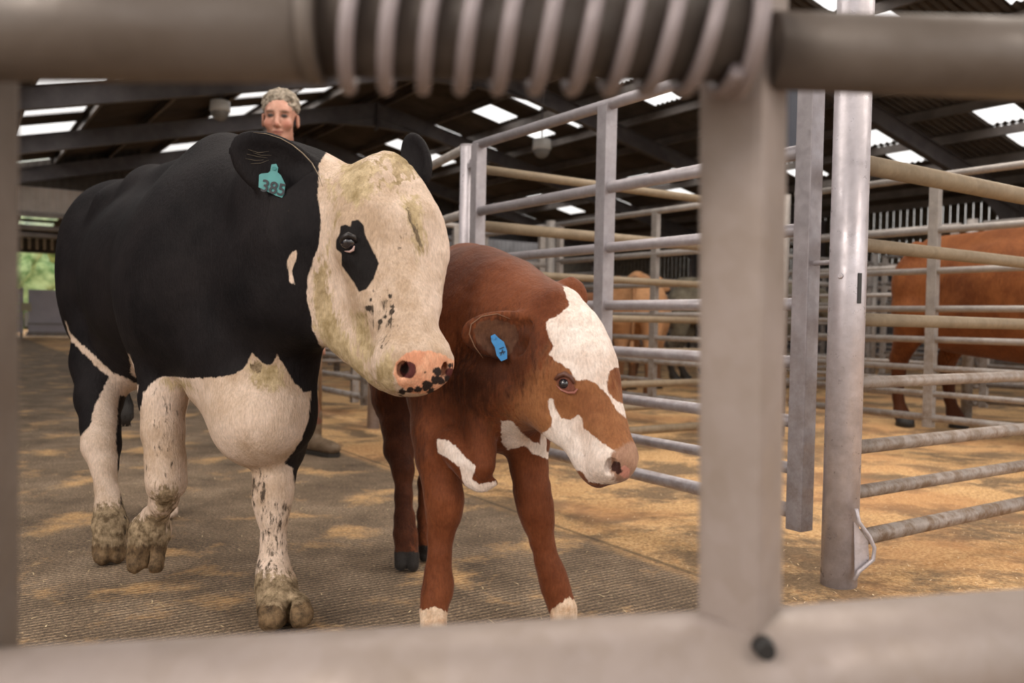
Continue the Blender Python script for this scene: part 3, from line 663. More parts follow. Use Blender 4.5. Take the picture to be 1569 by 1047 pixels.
# ------------------------------------------------------------ the black and white cow
def make_cow():
    S = Sculpt(); p = P
    hor = np.array([.75, .66, 0])            # across the body
    # barrel from rump to shoulder
    rump, mid, sh = p(210, 408, 3.30), p(264, 428, 2.92), p(345, 405, 2.50)
    S.cone(rump, mid, .280, .292, .10, (hor, .90)); S.cone(mid, sh, .292, .295, .10, (hor, .88))
    S.cone(p(186, 310, 3.30), p(232, 292, 3.0), .075, .065, .09); S.cone(p(232, 292, 3.0), p(350, 248, 2.5), .065, .06, .09)
    S.ell(p(150, 352, 3.22), (.10, .10, .13), k=.12)                          # pin bone / hip
    S.ell(p(172, 318, 3.05), (.055, .055, .06), k=.08)
    S.ell(p(160, 460, 3.20), (.14, .17, .24), k=.12)                          # right ham
    S.ell(p(235, 530, 3.10), (.20, .22, .14), k=.10)                          # belly
    # shoulder, neck, brisket
    S.ell(p(262, 470, 2.50), (.13, .12, .24), k=.12)                          # right shoulder blade
    S.ell(p(300, 470, 2.42), (.16, .14, .20), k=.10)
    S.cone(p(352, 330, 2.52), p(455, 315, 2.17), .20, .135, .10, (hor, .8))
    S.cone(p(372, 440, 2.42), p(465, 405, 2.17), .20, .150, .10, (hor, .8))
    S.cone(p(395, 500, 2.36), p(470, 470, 2.16), .155, .105, .08)
    S.cone(p(380, 560, 2.33), p(400, 632, 2.27), .170, .125, .08, (hor, .9))
    S.ell(p(402, 640, 2.25), (.125, .12, .115), k=.08)
    S.cone(p(335, 590, 2.38), p(400, 656, 2.28), .08, .085, .06)
    S.cone(p(440, 560, 2.28), p(428, 640, 2.28), .080, .068, .06)
    # leg B (right fore, lifted a little)
    lb = [(254, 560, 2.46, 42), (251, 610, 2.44, 33), (250, 660, 2.42, 29.5), (254, 705, 2.41, 27.5), (256, 738, 2.40, 28), (250, 768, 2.43, 19), (238, 792, 2.48, 19), (229, 812, 2.50, 26), (224, 834, 2.50, 27)]
    S.chain([(p(x, y, d), r*d/FPX) for x, y, d, r in lb], .025)
    S.ell(p(238, 815, 2.50), (.040, .04, .045), k=.03)
    for sx_ in (-15, 16): S.cone(p(222+sx_, 842, 2.50), p(222+sx_*.95, 866, 2.47), .030, .0265, .010)
    S.ell(p(224, 862, 2.45), (.0045, .03, .045), k=.008, cut=True)
    for sx_ in (-13, 14): S.ell(p(232+sx_, 806, 2.60), (.014, .018, .022), k=.015)
    # leg C (left fore)
    lc = [(425, 590, 2.44, 52), (428, 655, 2.38, 40), (424, 705, 2.30, 31), (420, 735, 2.27, 29), (417, 765, 2.26, 27), (419, 792, 2.25, 20), (420, 840, 2.25, 18), (421, 872, 2.24, 22), (424, 898, 2.23, 29), (430, 922, 2.20, 33)]
    S.chain([(p(x, y, d), r*d/FPX) for x, y, d, r in lc], .025)
    S.cone(p(436, 590, 2.45), p(436, 690, 2.36), .072, .050, .05)
    for (a, b, c, e, f, g) in ((417, 928, 417, 946, 25, 22), (456, 926, 459, 943, 20, 17)):
        S.cone(p(a, b, 2.19), p(c, e, 2.135), f*2.17/FPX, g*2.14/FPX, .010); S.cone(p(c, e, 2.14), p(c+1, e-2, 2.22), .032, .03, .01)
    for sx_ in (-24, 24): S.ell(p(422+sx_, 908, 2.29), (.014, .018, .022), k=.015)
    S.ell(p(441, 940, 2.13), (.006, .05, .035), ((1, 0, .15), UY, UZ), k=.010, cut=True)
    # leg A (right hind)
    la = [(172, 500, 3.10, 56), (158, 560, 3.02, 44), (152, 610, 2.93, 32), (154, 655, 2.86, 26), (155, 684, 2.82, 26), (160, 715, 2.79, 17), (163, 750, 2.77, 14), (167, 780, 2.75, 18), (170, 805, 2.73, 24), (169, 828, 2.71, 23)]
    S.chain([(p(x, y, d), r*d/FPX) for x, y, d, r in la], .03)
    S.ell(p(141, 676, 2.92), (.032, .05, .04), k=.03)
    S.cone(p(157, 835, 2.71), p(156, 854, 2.68), .034, .026, .010); S.cone(p(180, 835, 2.72), p(180, 852, 2.70), .026, .022, .010)
    # left hind, hidden behind the forelegs
    ld = [(250, 520, 3.45, 55), (255, 600, 3.40, 32), (258, 660, 3.42, 21), (258, 700, 3.40, 14), (256, 745, 3.38, 15), (254, 765, 3.36, 19)]
    S.chain([(p(x, y, d), r*d/FPX) for x, y, d, r in ld], .03)
    S.cone(p(250, 775, 3.35), p(250, 785, 3.3), .036, .03, .010); S.cone(p(262, 775, 3.35), p(262, 785, 3.3), .03, .026, .010)
    # udder and tail
    S.ell(p(196, 560, 3.02), (.09, .10, .08), k=.05)
    S.chain([(p(160, 320, 3.42), .030), (p(140, 360, 3.50), .026), (p(150, 480, 3.52), .018), (p(188, 600, 3.35), .016)], .02)
    # ---- head: a runs poll to muzzle, n out of the forehead, s to the animal's left
    O = p(604, 262, 2.05); E_ = p(655, 572, 1.86); a = (E_-O)/np.linalg.norm(E_-O); Lh = np.linalg.norm(E_-O)
    n0 = np.array([.50, -.83, .10]); n_ = n0-a*(n0@a); n_ /= np.linalg.norm(n_); s_ = np.cross(n_, a)
    if s_[0] < 0: s_ = -s_
    H = lambda u, v, w: O + a*(u*Lh) + s_*v + n_*w
    AX = (a, s_, n_)
    S.ell(H(-.055, .0, -.055), (.050, .058, .055), AX, .04)
    S.cone(H(.06, -.050, -.06), H(.20, -.050, -.055), .055, .062, .05); S.cone(H(.06, .050, -.06), H(.20, .060, -.055), .055, .066, .05)
    S.cone(p(512, 492, 2.12), p(588, 560, 1.97), .062, .050, .04)
    S.ell(H(.21, .008, -.075), (.15, .108, .078), AX, .05)
    S.cone(H(.28, 0, -.075), H(.88, .004, -.052), .080, .056, .05, (s_, 1.0))
    S.cone(H(.50, 0, -.095), H(.90, 0, -.075), .070, .064, .04, (s_, 1.05))
    for v in (-1, 1):
        S.ell(H(.305, .108*v, -.066), (.058, .030, .044), AX, .035)             # orbit
        S.cone(H(.36, .092*v, -.075), H(.60, .060*v, -.075), .040, .030, .04)
        S.ell(H(.19, .085*v, -.085), (.06, .02, .04), AX, .03)
        S.ell(H(.44, .066*v, -.160), (.150, .040, .105), AX, .05)              # cheek
        S.cone(H(.44, .052*v, -.215), H(.86, .030*v, -.150), .052, .034, .04)  # jaw bone
        S.cone(H(.30, .070*v, -.150), H(.46, .055*v, -.205), .055, .048, .04)
        S.cone(H(.45, .068*v, -.085), H(.75, .045*v, -.062), .022, .018, .03)  # face crest
    S.ell(H(.93, 0, -.064), (.056, .080, .060), AX, .035)                      # muzzle pad
    S.ell(H(.89, .042, -.06), (.055, .048, .055), AX, .03); S.ell(H(.89, -.042, -.06), (.055, .048, .055), AX, .03)
    S.ell(H(.87, 0, -.140), (.065, .058, .034), AX, .025)                      # chin
    S.cone(H(.30, 0, -.19), p(440, 430, 2.22), .085, .14, .08)                 # throat
    S.cone(H(.08, -.03, -.12), p(440, 300, 2.22), .085, .13, .06)              # nape
    S.cone(H(.15, -.05, -.14), p(462, 360, 2.16), .085, .12, .06)
    for v in (-1, 1):                                                          # nostrils
        S.ell(H(.945, .046*v, -.028), (.026, .015, .020), AX, .012, True); S.ell(H(.915, .062*v, -.035), (.018, .008, .012), AX, .01, True)
    S.cone(H(.985, -.03, -.098), H(.985, .03, -.098), .004, .004, .006, None, True)
    for v in (-1, 1): S.cone(H(.985, .03*v, -.098), H(.80, .078*v, -.105), .004, .004, .008, None, True)
    # right eye socket (viewer's left)
    eye = p(534, 371, 0)*0 + H(.30, -.112, -.060)
    # ears: thin leaves, hollowed
    def ear(base, tip, wid, face, k=.015, th=.011, root=True):
        d = tip-base; Ld_ = np.linalg.norm(d); d /= Ld_; f = face-d*(face@d); f /= np.linalg.norm(f); g = np.cross(d, f)
        S.ell(base+d*Ld_*.52, (Ld_*.52, wid, th+.012), (d, g, f), k)
        S.ell(base+d*Ld_*.55+f*.022, (Ld_*.44, wid*.82, .022), (d, g, f), .012, True)
        if root: S.cone(base-d*.03, base+d*Ld_*.2, .030, .028, .03)
    ear(p(496, 296, 2.10), p(360, 222, 2.03), .074, np.array([.15, -.9, -.10]))
    ear(p(648, 290, 2.17), p(628, 208, 2.22), .046, np.array([-.5, -.9, .1]), root=False)
    lo = np.array([p(352, 195, 2.0)[0], 1.6, .50]); hi = np.array([p(715, 400, 2.0)[0]+.03, 2.26, 1.36])
    big = S.mesh(.0085); fine = S.mesh(.0042, lo, hi)
    # drop the coarse surface where the fine one is
    V, Q = big; c = V[Q].mean(1); ins = ((c > lo+.012) & (c < hi-.012)).all(1); big = (V, Q[~ins])
    V, Q = join((smooth_verts(*big, 1), big[1]), (smooth_verts(*fine, 1), fine[1]))
    used = np.unique(Q); mp = -np.ones(len(V), int); mp[used] = np.arange(len(used)); V = V[used]; Q = mp[Q]
    Nn = normals(V, Q); px, dep = pix(V)
    headk = np.clip((px[:, 0]-488)/20, 0, 1)*np.clip((2.12-dep)/.04, 0, 1)*(px[:, 1] < 600)
    curl = np.clip(1-np.hypot((px[:, 0]-600)/62, (px[:, 1]-258)/42), 0, 1)*(dep < 2.12)
    dsp = headk*(.0016*vnoise(V, 60, 1)+.0025*vnoise(V, 22, 2))+curl*(.010*np.abs(vnoise(V, 42, 3))+.004*vnoise(V, 80, 4))
    legm = (px[:, 1] > 740)*1.0; dsp = dsp+legm*(.0022*vnoise(V, 70, 5)+.003*vnoise(V, 28, 6))+(1-headk)*.004*vnoise(V, 9, 7)
    V = V+Nn*dsp[:, None]
    chest = [(215, 632), (221, 602), (232, 588), (245, 577), (290, 580), (335, 578), (362, 573), (378, 560), (387, 541), (402, 556), (415, 560), (425, 543), (436, 562), (452, 588), (466, 602), (476, 600), (474, 640), (462, 676), (446, 700), (436, 712), (450, 716), (452, 760), (500, 990), (380, 990), (200, 900), (170, 860), (200, 800), (212, 720)]
    hind = [(158, 596), (166, 580), (178, 572), (214, 590), (208, 610), (182, 606), (180, 640), (177, 672), (192, 870), (120, 880), (120, 672), (138, 652), (146, 620)]
    face = [(489, 252), (486, 300), (492, 340), (489, 375), (478, 405), (471, 430), (470, 450), (478, 500), (490, 530), (512, 545), (560, 640), (720, 640), (720, 200), (520, 200)]
    patch = [(440, 400), (448, 386), (457, 383), (454, 400), (447, 415), (452, 436), (444, 432)]
    ear2 = [(606, 206), (668, 206), (668, 290), (662, 276), (652, 252), (640, 236), (625, 225), (608, 222)]
    flank = [(101, 492), (110, 512), (135, 537), (160, 560), (182, 579), (205, 590), (205, 596), (178, 586), (152, 566), (126, 540), (106, 518)]
    sliver = [(198, 540), (205, 556), (209, 580), (200, 572)]
    wf = polydist(px, face); wf = np.minimum(wf, (2.19-dep)*90); wf = np.where(px[:, 0] < 500, np.minimum(wf, (2.16-dep)*200+6), wf)
    e2 = polydist(px, ear2)
    wear = np.minimum(circ(px, (428, 250), 400)*0+(492-px[:, 0]), 290-px[:, 1])
    wf = np.where((px[:, 0] > 596) & (px[:, 1] < 300) & (dep > 2.125), -10, wf)
    white = np.maximum.reduce([polydist(px, chest), polydist(px, hind), wf, polydist(px, patch), polydist(px, flank), polydist(px, sliver)])
    legl = (dep > 3.2) & (px[:, 1] > 690); white = np.where(legl, 10, white)
    eyep = [(521, 346), (529, 344), (537, 348), (539, 339), (549, 337), (557, 346), (559, 360), (570, 382), (581, 403), (572, 427), (561, 443), (550, 448), (540, 429), (523, 407), (524, 390), (515, 381), (515, 369), (520, 357)]
    pink = [(602, 573), (607, 556), (617, 545), (634, 537), (660, 538), (682, 545), (697, 553), (698, 575), (690, 598), (660, 604), (628, 604), (611, 590)]
    spots = [(670, 570, 6), (668, 582, 7), (676, 584, 6), (654, 592, 8), (640, 597, 6), (628, 598, 5), (616, 601, 6), (684, 580, 5), (652, 571, 2), (660, 600, 6), (690, 560, 4), (692, 590, 5), (597, 454, 3), (566, 472, 4.5), (590, 486, 4), (601, 478, 4), (600, 470, 2.5), (583, 493, 4), (569, 460, 2.5), (572, 446, 2), (612, 380, 2), (633, 360, 2)]
    sp = np.maximum.reduce([circ(px, s[:2], s[2]) for s in spots]+[circ(px, (620, 566), 8)-1.5])
    ln = [(624, 318), (629, 332), (634, 345), (641, 360), (647, 378), (643, 380), (636, 362), (632, 348), (626, 334)]
    dirtm = np.maximum.reduce([circ(px, (254, 766), 20), polydist(px, [(128, 780), (195, 770), (200, 900), (120, 900)]), polydist(px, [(185, 790), (262, 790), (262, 900), (185, 900)]), polydist(px, [(380, 880), (480, 880), (490, 1000), (380, 1000)])])
    hoof = np.maximum.reduce([polydist(px, [(180, 836), (262, 836), (262, 900), (180, 900)]), polydist(px, [(380, 926), (430, 930), (440, 948), (450, 926), (480, 920), (490, 1000), (370, 1000)]), polydist(px, [(136, 836), (200, 838), (196, 900), (130, 900)])])
    muck = polydist(px, [(382, 560), (392, 548), (404, 560), (398, 572), (386, 574)])
    mat = hide('cow_coat', (.007, .006, .007), (.018, .015, .016), [
        ('white', ((.47, .34, .24), (.73, .58, .48), 7), 2.2), ('stain', ((.30, .22, .11), (.60, .47, .30), 20), 12, .06), ('curl', ((.30, .22, .12), (.50, .38, .24), 40), 6, .3),
        ('spot', (.045, .034, .026), 3.0), ('line', (.17, .125, .08), 5.0), ('eyepatch', (.012, .010, .010), 1.0), ('pink', ((.66, .30, .18), (.80, .46, .30), 22), 1.6), ('nostril', (.10, .03, .028), 2), ('nose_spot', (.035, .024, .022), 3.2), ('fleck', (.085, .062, .045), 4.5), ('dirt', ((.11, .075, .042), (.40, .30, .19), 44), 16, .06), ('hoof', ((.06, .04, .024), (.23, .15, .082), 34), 6, .12)], .62, .7, sheen=.0)
    stain = np.maximum.reduce([polydist(px, q)-2 for q in ([(495, 270), (520, 285), (515, 330), (498, 380), (480, 420), (478, 500), (500, 540), (530, 560), (560, 600), (590, 606), (560, 560), (530, 510), (505, 450), (505, 380), (520, 330)],
        [(585, 235), (620, 224), (645, 240), (650, 262), (625, 276), (600, 258)], [(520, 250), (560, 240), (585, 262), (550, 290), (520, 285)], [(588, 540), (605, 530), (605, 600), (575, 604), (570, 570)], [(540, 475), (560, 480), (575, 540), (560, 570), (545, 530)], [(372, 560), (405, 552), (430, 560), (440, 590), (420, 600), (385, 590)], [(612, 300), (640, 300), (650, 330), (655, 390), (640, 400), (625, 350)], [(240, 580), (290, 584), (300, 600), (262, 600)], [(520, 268), (560, 262), (580, 290), (545, 320), (520, 300)])])
    crl = np.where(white > 0, curl*14*(.25-np.abs(vnoise(V, 42, 3)))*3-2+headk*0, -20)
    crl = np.where(curl > .02, crl, -20)
    fleck = np.where(white > 0, np.minimum(np.maximum.reduce([polydist(px, [(392, 770), (436, 780), (436, 900), (392, 905)])*.2, polydist(px, [(390, 728), (404, 730), (402, 770), (390, 770)])*.3, polydist(px, [(222, 600), (282, 620), (270, 730), (226, 720)])*.05-2.9, polydist(px, [(560, 470), (600, 440), (610, 500), (585, 530)])*.1-2.3, circ(px, (626, 350), 26)*.1-3.4]), -.9), -20)
    at = dict(white=white, curl=crl, fleck=fleck, stain=np.where(white > 0, stain, -20), spot=np.where(dep < 2.15, np.maximum(np.where(px[:, 1] < 520, sp, -20), -20), -20), line=np.where(dep < 2.1, polydist(px, ln), -20),
              eyepatch=np.where(dep < 2.08, polydist(px, eyep), -20), pink=np.where(dep < 2.0, polydist(px, pink), -20), nose_spot=np.where((dep < 2.0) & (px[:, 1] > 520), sp, -20),
              nostril=np.where(dep < 2.0, np.maximum(circ(px, (625, 567), 13), circ(px, (690, 572), 8)), -20), dirt=np.where(px[:, 1] > 730, dirtm, np.where(muck > 0, muck, -20)), hoof=hoof)
    root = empty('dairy_cow', (-.75, 2.4, 0), 'big black and white cow with pale face and teal ear tag beside the calf', 'cow')
    flesh('body', V, Q, mat, root, at)
    # eye
    em, n, l, b = new_mat('cow_eye', .06); b.inputs['Base Color'].default_value = (.012, .010, .014, 1); b.inputs['Coat Weight'].default_value = 1.0
    rootv = np.array(root.location)
    def surf(x, y, dmax=3.0, VV=V):   # nearest surface depth seen at a pixel
        q, d = px, dep; m = (np.abs(q[:, 0]-x) < 4) & (np.abs(q[:, 1]-y) < 4) & (d < dmax); return d[m].min() if m.any() else dmax
    def ball(name, c, r, mat, par, sq=(1, 1, 1)):
        bm = bmesh.new(); bmesh.ops.create_uvsphere(bm, u_segments=32, v_segments=20, radius=r)
        for v in bm.verts: v.co = Vector((v.co.x*sq[0], v.co.y*sq[1], v.co.z*sq[2]))
        me = bpy.data.meshes.new(name); bm.to_mesh(me); bm.free(); o = link(name, me, mat, par, True); o.location = Vector(c)-par.location; return o
    de = surf(534, 371); ball('eyeball', P(534, 371, de+.008), .0185, em, root)
    pinkm = simple('eye_corner', (.45, .30, .27), None, rough=.3); mb = MB(root.location)
    mb.tube([P(543, 377, de-.006), P(541, 383, de-.008), P(536, 386, de-.006), P(528, 385, de-.002)], [.0015, .0035, .003, .001], 8); mb.build('eyelid', pinkm, root, True)
    lidm = simple('eyelid_skin', (.018, .015, .015), None, rough=.4); mb = MB(root.location)
    mb.tube([P(522, 372, de+.004), P(526, 364, de-.008), P(534, 360, de-.012), P(542, 363, de-.008), P(546, 371, de+.002)], [.004, .0062, .007, .0062, .004], 10)
    mb.build('eyelid', lidm, root, True)
    # ear tag with its number
    tagm = simple('ear_tag_plastic', (.055, .23, .24), (.075, .30, .30), 30, .45)
    d_t = min(surf(x, y, 2.2) for x in (400, 410, 420, 430) for y in (260, 275, 290, 300))-.006
    oc = P(418, 278, d_t); mb = MB(root.location)
    outl = [(416, 252), (423, 251), (426, 257), (425, 264), (430, 268), (437, 283), (435, 298), (432, 303), (423, 300), (396, 287), (397, 268), (400, 266), (411, 265), (414, 262), (415, 256)]
    fr = [P(x, y, d_t) for x, y in outl]; bk = [q+UY*.003 for q in fr]; k = len(fr)
    mb.add(fr+bk, [tuple(range(k)), tuple(range(k, 2*k))[::-1]]+[(i, (i+1) % k, k+(i+1) % k, k+i) for i in range(k)]); et = mb.build('ear_tag', tagm, root); et['label'] = 'teal ear tag numbered 385'
    ink = simple('ink', (.01, .012, .02), None, rough=.4)
    def write(txt, c, h, ang, par, off, name='tag_number'):
        cu = bpy.data.curves.new(name, 'FONT'); cu.body = txt; cu.size = h; cu.align_x = 'CENTER'; cu.align_y = 'CENTER'; cu.extrude = .0004; cu.offset = .0006
        tmp = bpy.data.objects.new(name, cu); COL.objects.link(tmp); bpy.context.view_layer.update()
        me = bpy.data.meshes.new_from_object(tmp); bpy.data.objects.remove(tmp); me.name = name; me.materials.clear(); o = link(name, me, ink, par)
        Xv = Vector(_R)*math.cos(ang)-Vector(_U)*math.sin(ang); Yv = Vector(_U)*math.cos(ang)+Vector(_R)*math.sin(ang); Zv = Xv.cross(Yv)
        Mx = Matrix((Xv, Yv, Zv)).transposed().to_4x4(); Mx.translation = Vector(c)-Vector(rootv)+Zv*off; o.matrix_local = Mx; return o
    write('385', P(419, 289, d_t), 26*d_t/FPX, math.radians(13), et, .002)
    mb = MB(root.location); mb.tube([P(420, 258, d_t-.004), P(420, 258, d_t+.03)], .0045, 14); mb.build('tag_stud', tagm, root, True)
    # long pale hairs in the ear and lashes
    hm = simple('pale_hair', (.10, .08, .055), None, rough=.6); mb = MB(root.location)
    for q in ([(380, 229), (396, 234), (412, 232)], [(378, 236), (395, 240), (410, 242)], [(384, 251), (400, 250), (412, 245)], [(376, 243), (392, 246), (404, 245)], [(388, 234), (400, 238), (416, 238)]):
        mb.tube([P(x, y, surf(x, y, 2.15)-.004) for x, y in q], [.0004, .0007, .0003], 6)
    mb.build('ear_hair', hm, root)
    fr_ = [(388, 203), (408, 205), (430, 212), (448, 222), (464, 235), (478, 250), (488, 268), (494, 286)]; mb = MB(root.location)
    mb.tube([P(x, y, min(surf(x+a_, y+b_, 2.16) for a_ in (-6, 0, 6) for b_ in (0, 5))-.001) for x, y in fr_], [.0004, .0007, .0010, .0013, .0015, .0015, .0012, .0005], 8); mb.build('ear_fringe', simple('ear_edge_hair', (.16, .12, .085), (.30, .24, .17), 60, .8), root, True)
    # tail switch
    mb = MB(root.location); rr = random.Random(3)
    for i in range(26):
        x0 = 190+rr.uniform(-5, 6); mb.tube([P(x0, 600, 3.30), P(x0+rr.uniform(-5, 8), 622, 3.27), P(x0+rr.uniform(-7, 10), 640, 3.26), P(x0+rr.uniform(-8, 6), 654, 3.27)], [.007, .008, .006, .001], 6)
    mb.build('tail_switch', simple('switch_hair', (.012, .01, .01), (.03, .025, .022), 30, .6), root, True)
    return root, surf
cow, cow_surf = make_cow()
# ------------------------------------------------------------ the brown calf
def head_parts(S, O, E_, n0, sc, big=1.0):
    a = (E_-O)/np.linalg.norm(E_-O); Lh = np.linalg.norm(E_-O); n0 = np.asarray(n0, float)
    n_ = n0-a*(n0@a); n_ /= np.linalg.norm(n_); s_ = np.cross(n_, a)
    if s_[0] < 0: s_ = -s_
    return a, n_, s_, Lh, (lambda u, v, w: O + a*(u*Lh) + s_*(v*sc) + n_*(w*sc)), (a, s_, n_)
def make_calf():
    S = Sculpt(); p = P; hor = np.array([.9, .4, 0])
    rump, sh = p(668, 500, 2.98), p(712, 505, 2.42)
    S.cone(rump, sh, .20, .205, .08, (hor, .85))
    S.cone(p(668, 420, 3.0), p(718, 416, 2.5), .07, .065, .06); S.cone(p(716, 430, 2.48), p(770, 450, 2.25), .085, .09, .08)
    S.ell(p(628, 520, 2.95), (.09, .12, .15), k=.06)
    S.ell(p(668, 580, 2.30), (.085, .10, .14), k=.06)                           # shoulder behind the muzzle of the cow
    S.ell(p(745, 570, 2.28), (.15, .12, .17), k=.08)                            # chest
    S.cone(p(735, 490, 2.36), p(835, 520, 2.14), .165, .115, .08)
    S.cone(p(725, 590, 2.28), p(800, 600, 2.14), .125, .095, .06)
    S.cone(p(745, 440, 2.34), p(850, 480, 2.10), .075, .065, .07)
    S.ell(p(765, 600, 2.16), (.10, .08, .085), k=.05)
    S.cone(p(720, 640, 2.24), p(790, 655, 2.22), .085, .07, .05)
    # dewlap folds
    S.chain([(p(735, 655, 2.14), .045), (p(737, 690, 2.12), .034), (p(739, 716, 2.10), .026), (p(740, 728, 2.10), .018)], .02)
    S.chain([(p(688, 678, 2.15), .040), (p(710, 706, 2.13), .032), (p(722, 734, 2.12), .020), (p(738, 745, 2.11), .014), (p(756, 741, 2.11), .011)], .022)
    # fore legs
    ll = [(668, 600, 2.26, 44), (670, 660, 2.22, 39), (671, 700, 2.20, 33), (677, 735, 2.19, 28), (682, 765, 2.18, 28), (680, 788, 2.18, 25), (675, 820, 2.18, 18.5), (673, 850, 2.17, 17), (671, 876, 2.17, 19), (671, 898, 2.17, 22), (668, 915, 2.16, 20), (664, 935, 2.15, 21)]
    S.chain([(p(x, y, d), r*d/FPX) for x, y, d, r in ll], .02)
    lr = [(800, 640, 2.24, 40), (808, 680, 2.23, 32), (811, 715, 2.23, 27), (815, 750, 2.22, 26), (820, 778, 2.22, 26), (825, 800, 2.22, 22), (831, 830, 2.22, 17), (838, 858, 2.22, 17), (846, 880, 2.22, 20), (851, 900, 2.22, 20), (857, 918, 2.22, 19), (862, 932, 2.21, 21)]
    S.chain([(p(x, y, d), r*d/FPX) for x, y, d, r in lr], .02)
    for cx, cy, d, w in ((655, 946, 2.14, 12.5), (673, 946, 2.14, 12.5), (855, 938, 2.22, 12.5), (873, 938, 2.23, 12)):
        S.cone(p(cx, cy-6, d), np.array([*p(cx, cy, d-.03)[:2], w*d/FPX*.95]), w*d/FPX, w*d/FPX*.92, .008)
    # hind legs
    hl = [(612, 560, 2.95, 55), (608, 610, 2.90, 36), (612, 650, 2.86, 27), (612, 690, 2.82, 22), (618, 720, 2.78, 16), (619, 760, 2.76, 12.5), (620, 795, 2.74, 14.5), (621, 820, 2.73, 18), (623, 838, 2.72, 19)]
    S.chain([(p(x, y, d), r*d/FPX) for x, y, d, r in hl], .02)
    hr = [(680, 600, 2.98, 40), (665, 680, 2.92, 20), (652, 740, 2.86, 12), (650, 790, 2.84, 11), (653, 815, 2.82, 13), (654, 835, 2.80, 15)]
    S.chain([(p(x, y, d), r*d/FPX) for x, y, d, r in hr], .02)
    for cx, cy, d, w in ((613, 862, 2.68, 11), (633, 863, 2.68, 10.5), (650, 848, 2.79, 9), (664, 848, 2.79, 9)):
        S.cone(p(cx, cy-14, d+.02), np.array([*p(cx, cy, d)[:2], w*d/FPX*.95]), w*d/FPX, w*d/FPX*.92, .006)
    # head
    O = p(899, 496, 2.05); E_ = p(974, 711, 1.92)
    a, n_, s_, Lh, H, AX = head_parts(S, O, E_, [.72, -.64, .22], .95)
    sc = .95
    def e(u, v, w, r, k): S.ell(H(u, v, w), [x*sc for x in r], AX, k)
    e(.04, 0, -.06, (.06, .07, .055), .05); e(.22, 0, -.052, (.13, .090, .078), .05)
    e(.08, 0, -.045, (.07, .06, .05), .04); e(.0, -.02, -.05, (.045, .05, .045), .04)
    S.cone(H(.26, 0, -.056), H(.84, 0, -.045), .068, .047, .045, (s_, 1.0))
    S.cone(H(.50, 0, -.070), H(.88, 0, -.066), .054, .046, .03)
    for v in (-1, 1):
        e(.36, .076*v, -.068, (.045, .024, .036), .025); e(.42, .055*v, -.13, (.11, .034, .075), .04)
        S.cone(H(.40, .042*v, -.165), H(.84, .020*v, -.115), .042, .027, .035)
        S.cone(H(.24, .055*v, -.12), H(.42, .045*v, -.165), .050, .044, .04)
    e(.93, 0, -.062, (.048, .064, .058), .03); e(.86, 0, -.120, (.065, .050, .036), .03)
    for v in (-1, 1): S.ell(H(.965, .044*v, -.040), (.020, .012, .017), AX, .010, True)
    for v in (-1, 1): S.cone(H(1.0, .02*v, -.092), H(.78, .066*v, -.096), .003, .003, .006, None, True)
    S.cone(H(.28, 0, -.15), p(775, 590, 2.18), .075, .095, .05)
    S.cone(H(.10, -.02, -.11), p(800, 510, 2.17), .085, .11, .06)
    def ear(base, tip, wid, face, k=.012, th=.009, cut=True):
        d = tip-base; Ld_ = np.linalg.norm(d); d /= Ld_; f = face-d*(face@d); f /= np.linalg.norm(f); g = np.cross(d, f)
        S.ell(base+d*Ld_*.52, (Ld_*.54, wid, th+.010), (d, g, f), k)
        if cut: S.ell(base+d*Ld_*.54+f*.020, (Ld_*.44, wid*.82, .020), (d, g, f), .010, True)
        S.cone(base-d*.03, base+d*Ld_*.22, .030, .026, .025)
    ear(p(846, 516, 2.06), p(714, 512, 2.03), .060, np.array([-.02, -.95, -.10]))
    ear(p(868, 484, 2.15), p(876, 428, 2.19), .048, np.array([-.1, -1, .1]), cut=False)
    lo = np.array([p(705, 400, 2.0)[0], 1.7, .40]); hi = np.array([p(995, 400, 2.0)[0]+.03, 2.22, .92])
    big = S.mesh(.0080); fine = S.mesh(.0040, lo, hi)
    V, Q = big; c = V[Q].mean(1); ins = ((c > lo+.012) & (c < hi-.012)).all(1); big = (V, Q[~ins])
    V, Q = join((smooth_verts(*big, 1), big[1]), (smooth_verts(*fine, 1), fine[1]))
    used = np.unique(Q); mp = -np.ones(len(V), int); mp[used] = np.arange(len(used)); V = V[used]; Q = mp[Q]
    Nn = normals(V, Q); px, dep = pix(V)
    top = np.clip(1-np.hypot((px[:, 0]-890)/70, (px[:, 1]-500)/70), 0, 1)*(dep < 2.12)
    V = V+Nn*(.003*vnoise(V, 11, 7)+.0012*vnoise(V, 50, 8)+top*.005*np.abs(vnoise(V, 45, 3)))[:, None]
    c7 = lambda pts: [(720+x/3.079, 420+y/3.079) for x, y in pts]
    fore = c7([(440, 60), (620, 60), (560, 118), (620, 190), (680, 270), (800, 370), (820, 420), (810, 500), (748, 540), (738, 480), (720, 448), (690, 440), (655, 460), (648, 510), (652, 560), (690, 600), (735, 620), (735, 680), (700, 650), (665, 590), (640, 560), (600, 520), (545, 495), (530, 505), (500, 500), (470, 450), (400, 405), (375, 380), (395, 340), (370, 290), (360, 230), (420, 190), (470, 150)])
    cheek = c7([(370, 585), (395, 590), (400, 640), (430, 680), (470, 690), (510, 665), (530, 680), (535, 730), (590, 770), (650, 815), (700, 845), (740, 880), (760, 1000), (560, 985), (520, 920), (420, 885), (350, 850), (330, 790), (340, 750), (380, 725), (385, 680), (370, 640)])
    throat = c7([(145, 695), (200, 700), (240, 745), (290, 790), (330, 800), (380, 850), (520, 900), (535, 935), (460, 920), (390, 880), (360, 870), (300, 850), (255, 810), (180, 830), (150, 790)])
    lap = [(668, 672), (690, 676), (704, 690), (712, 700), (730, 716), (722, 735), (735, 742), (760, 738), (764, 752), (735, 762), (712, 748), (704, 716), (684, 702), (670, 694)]
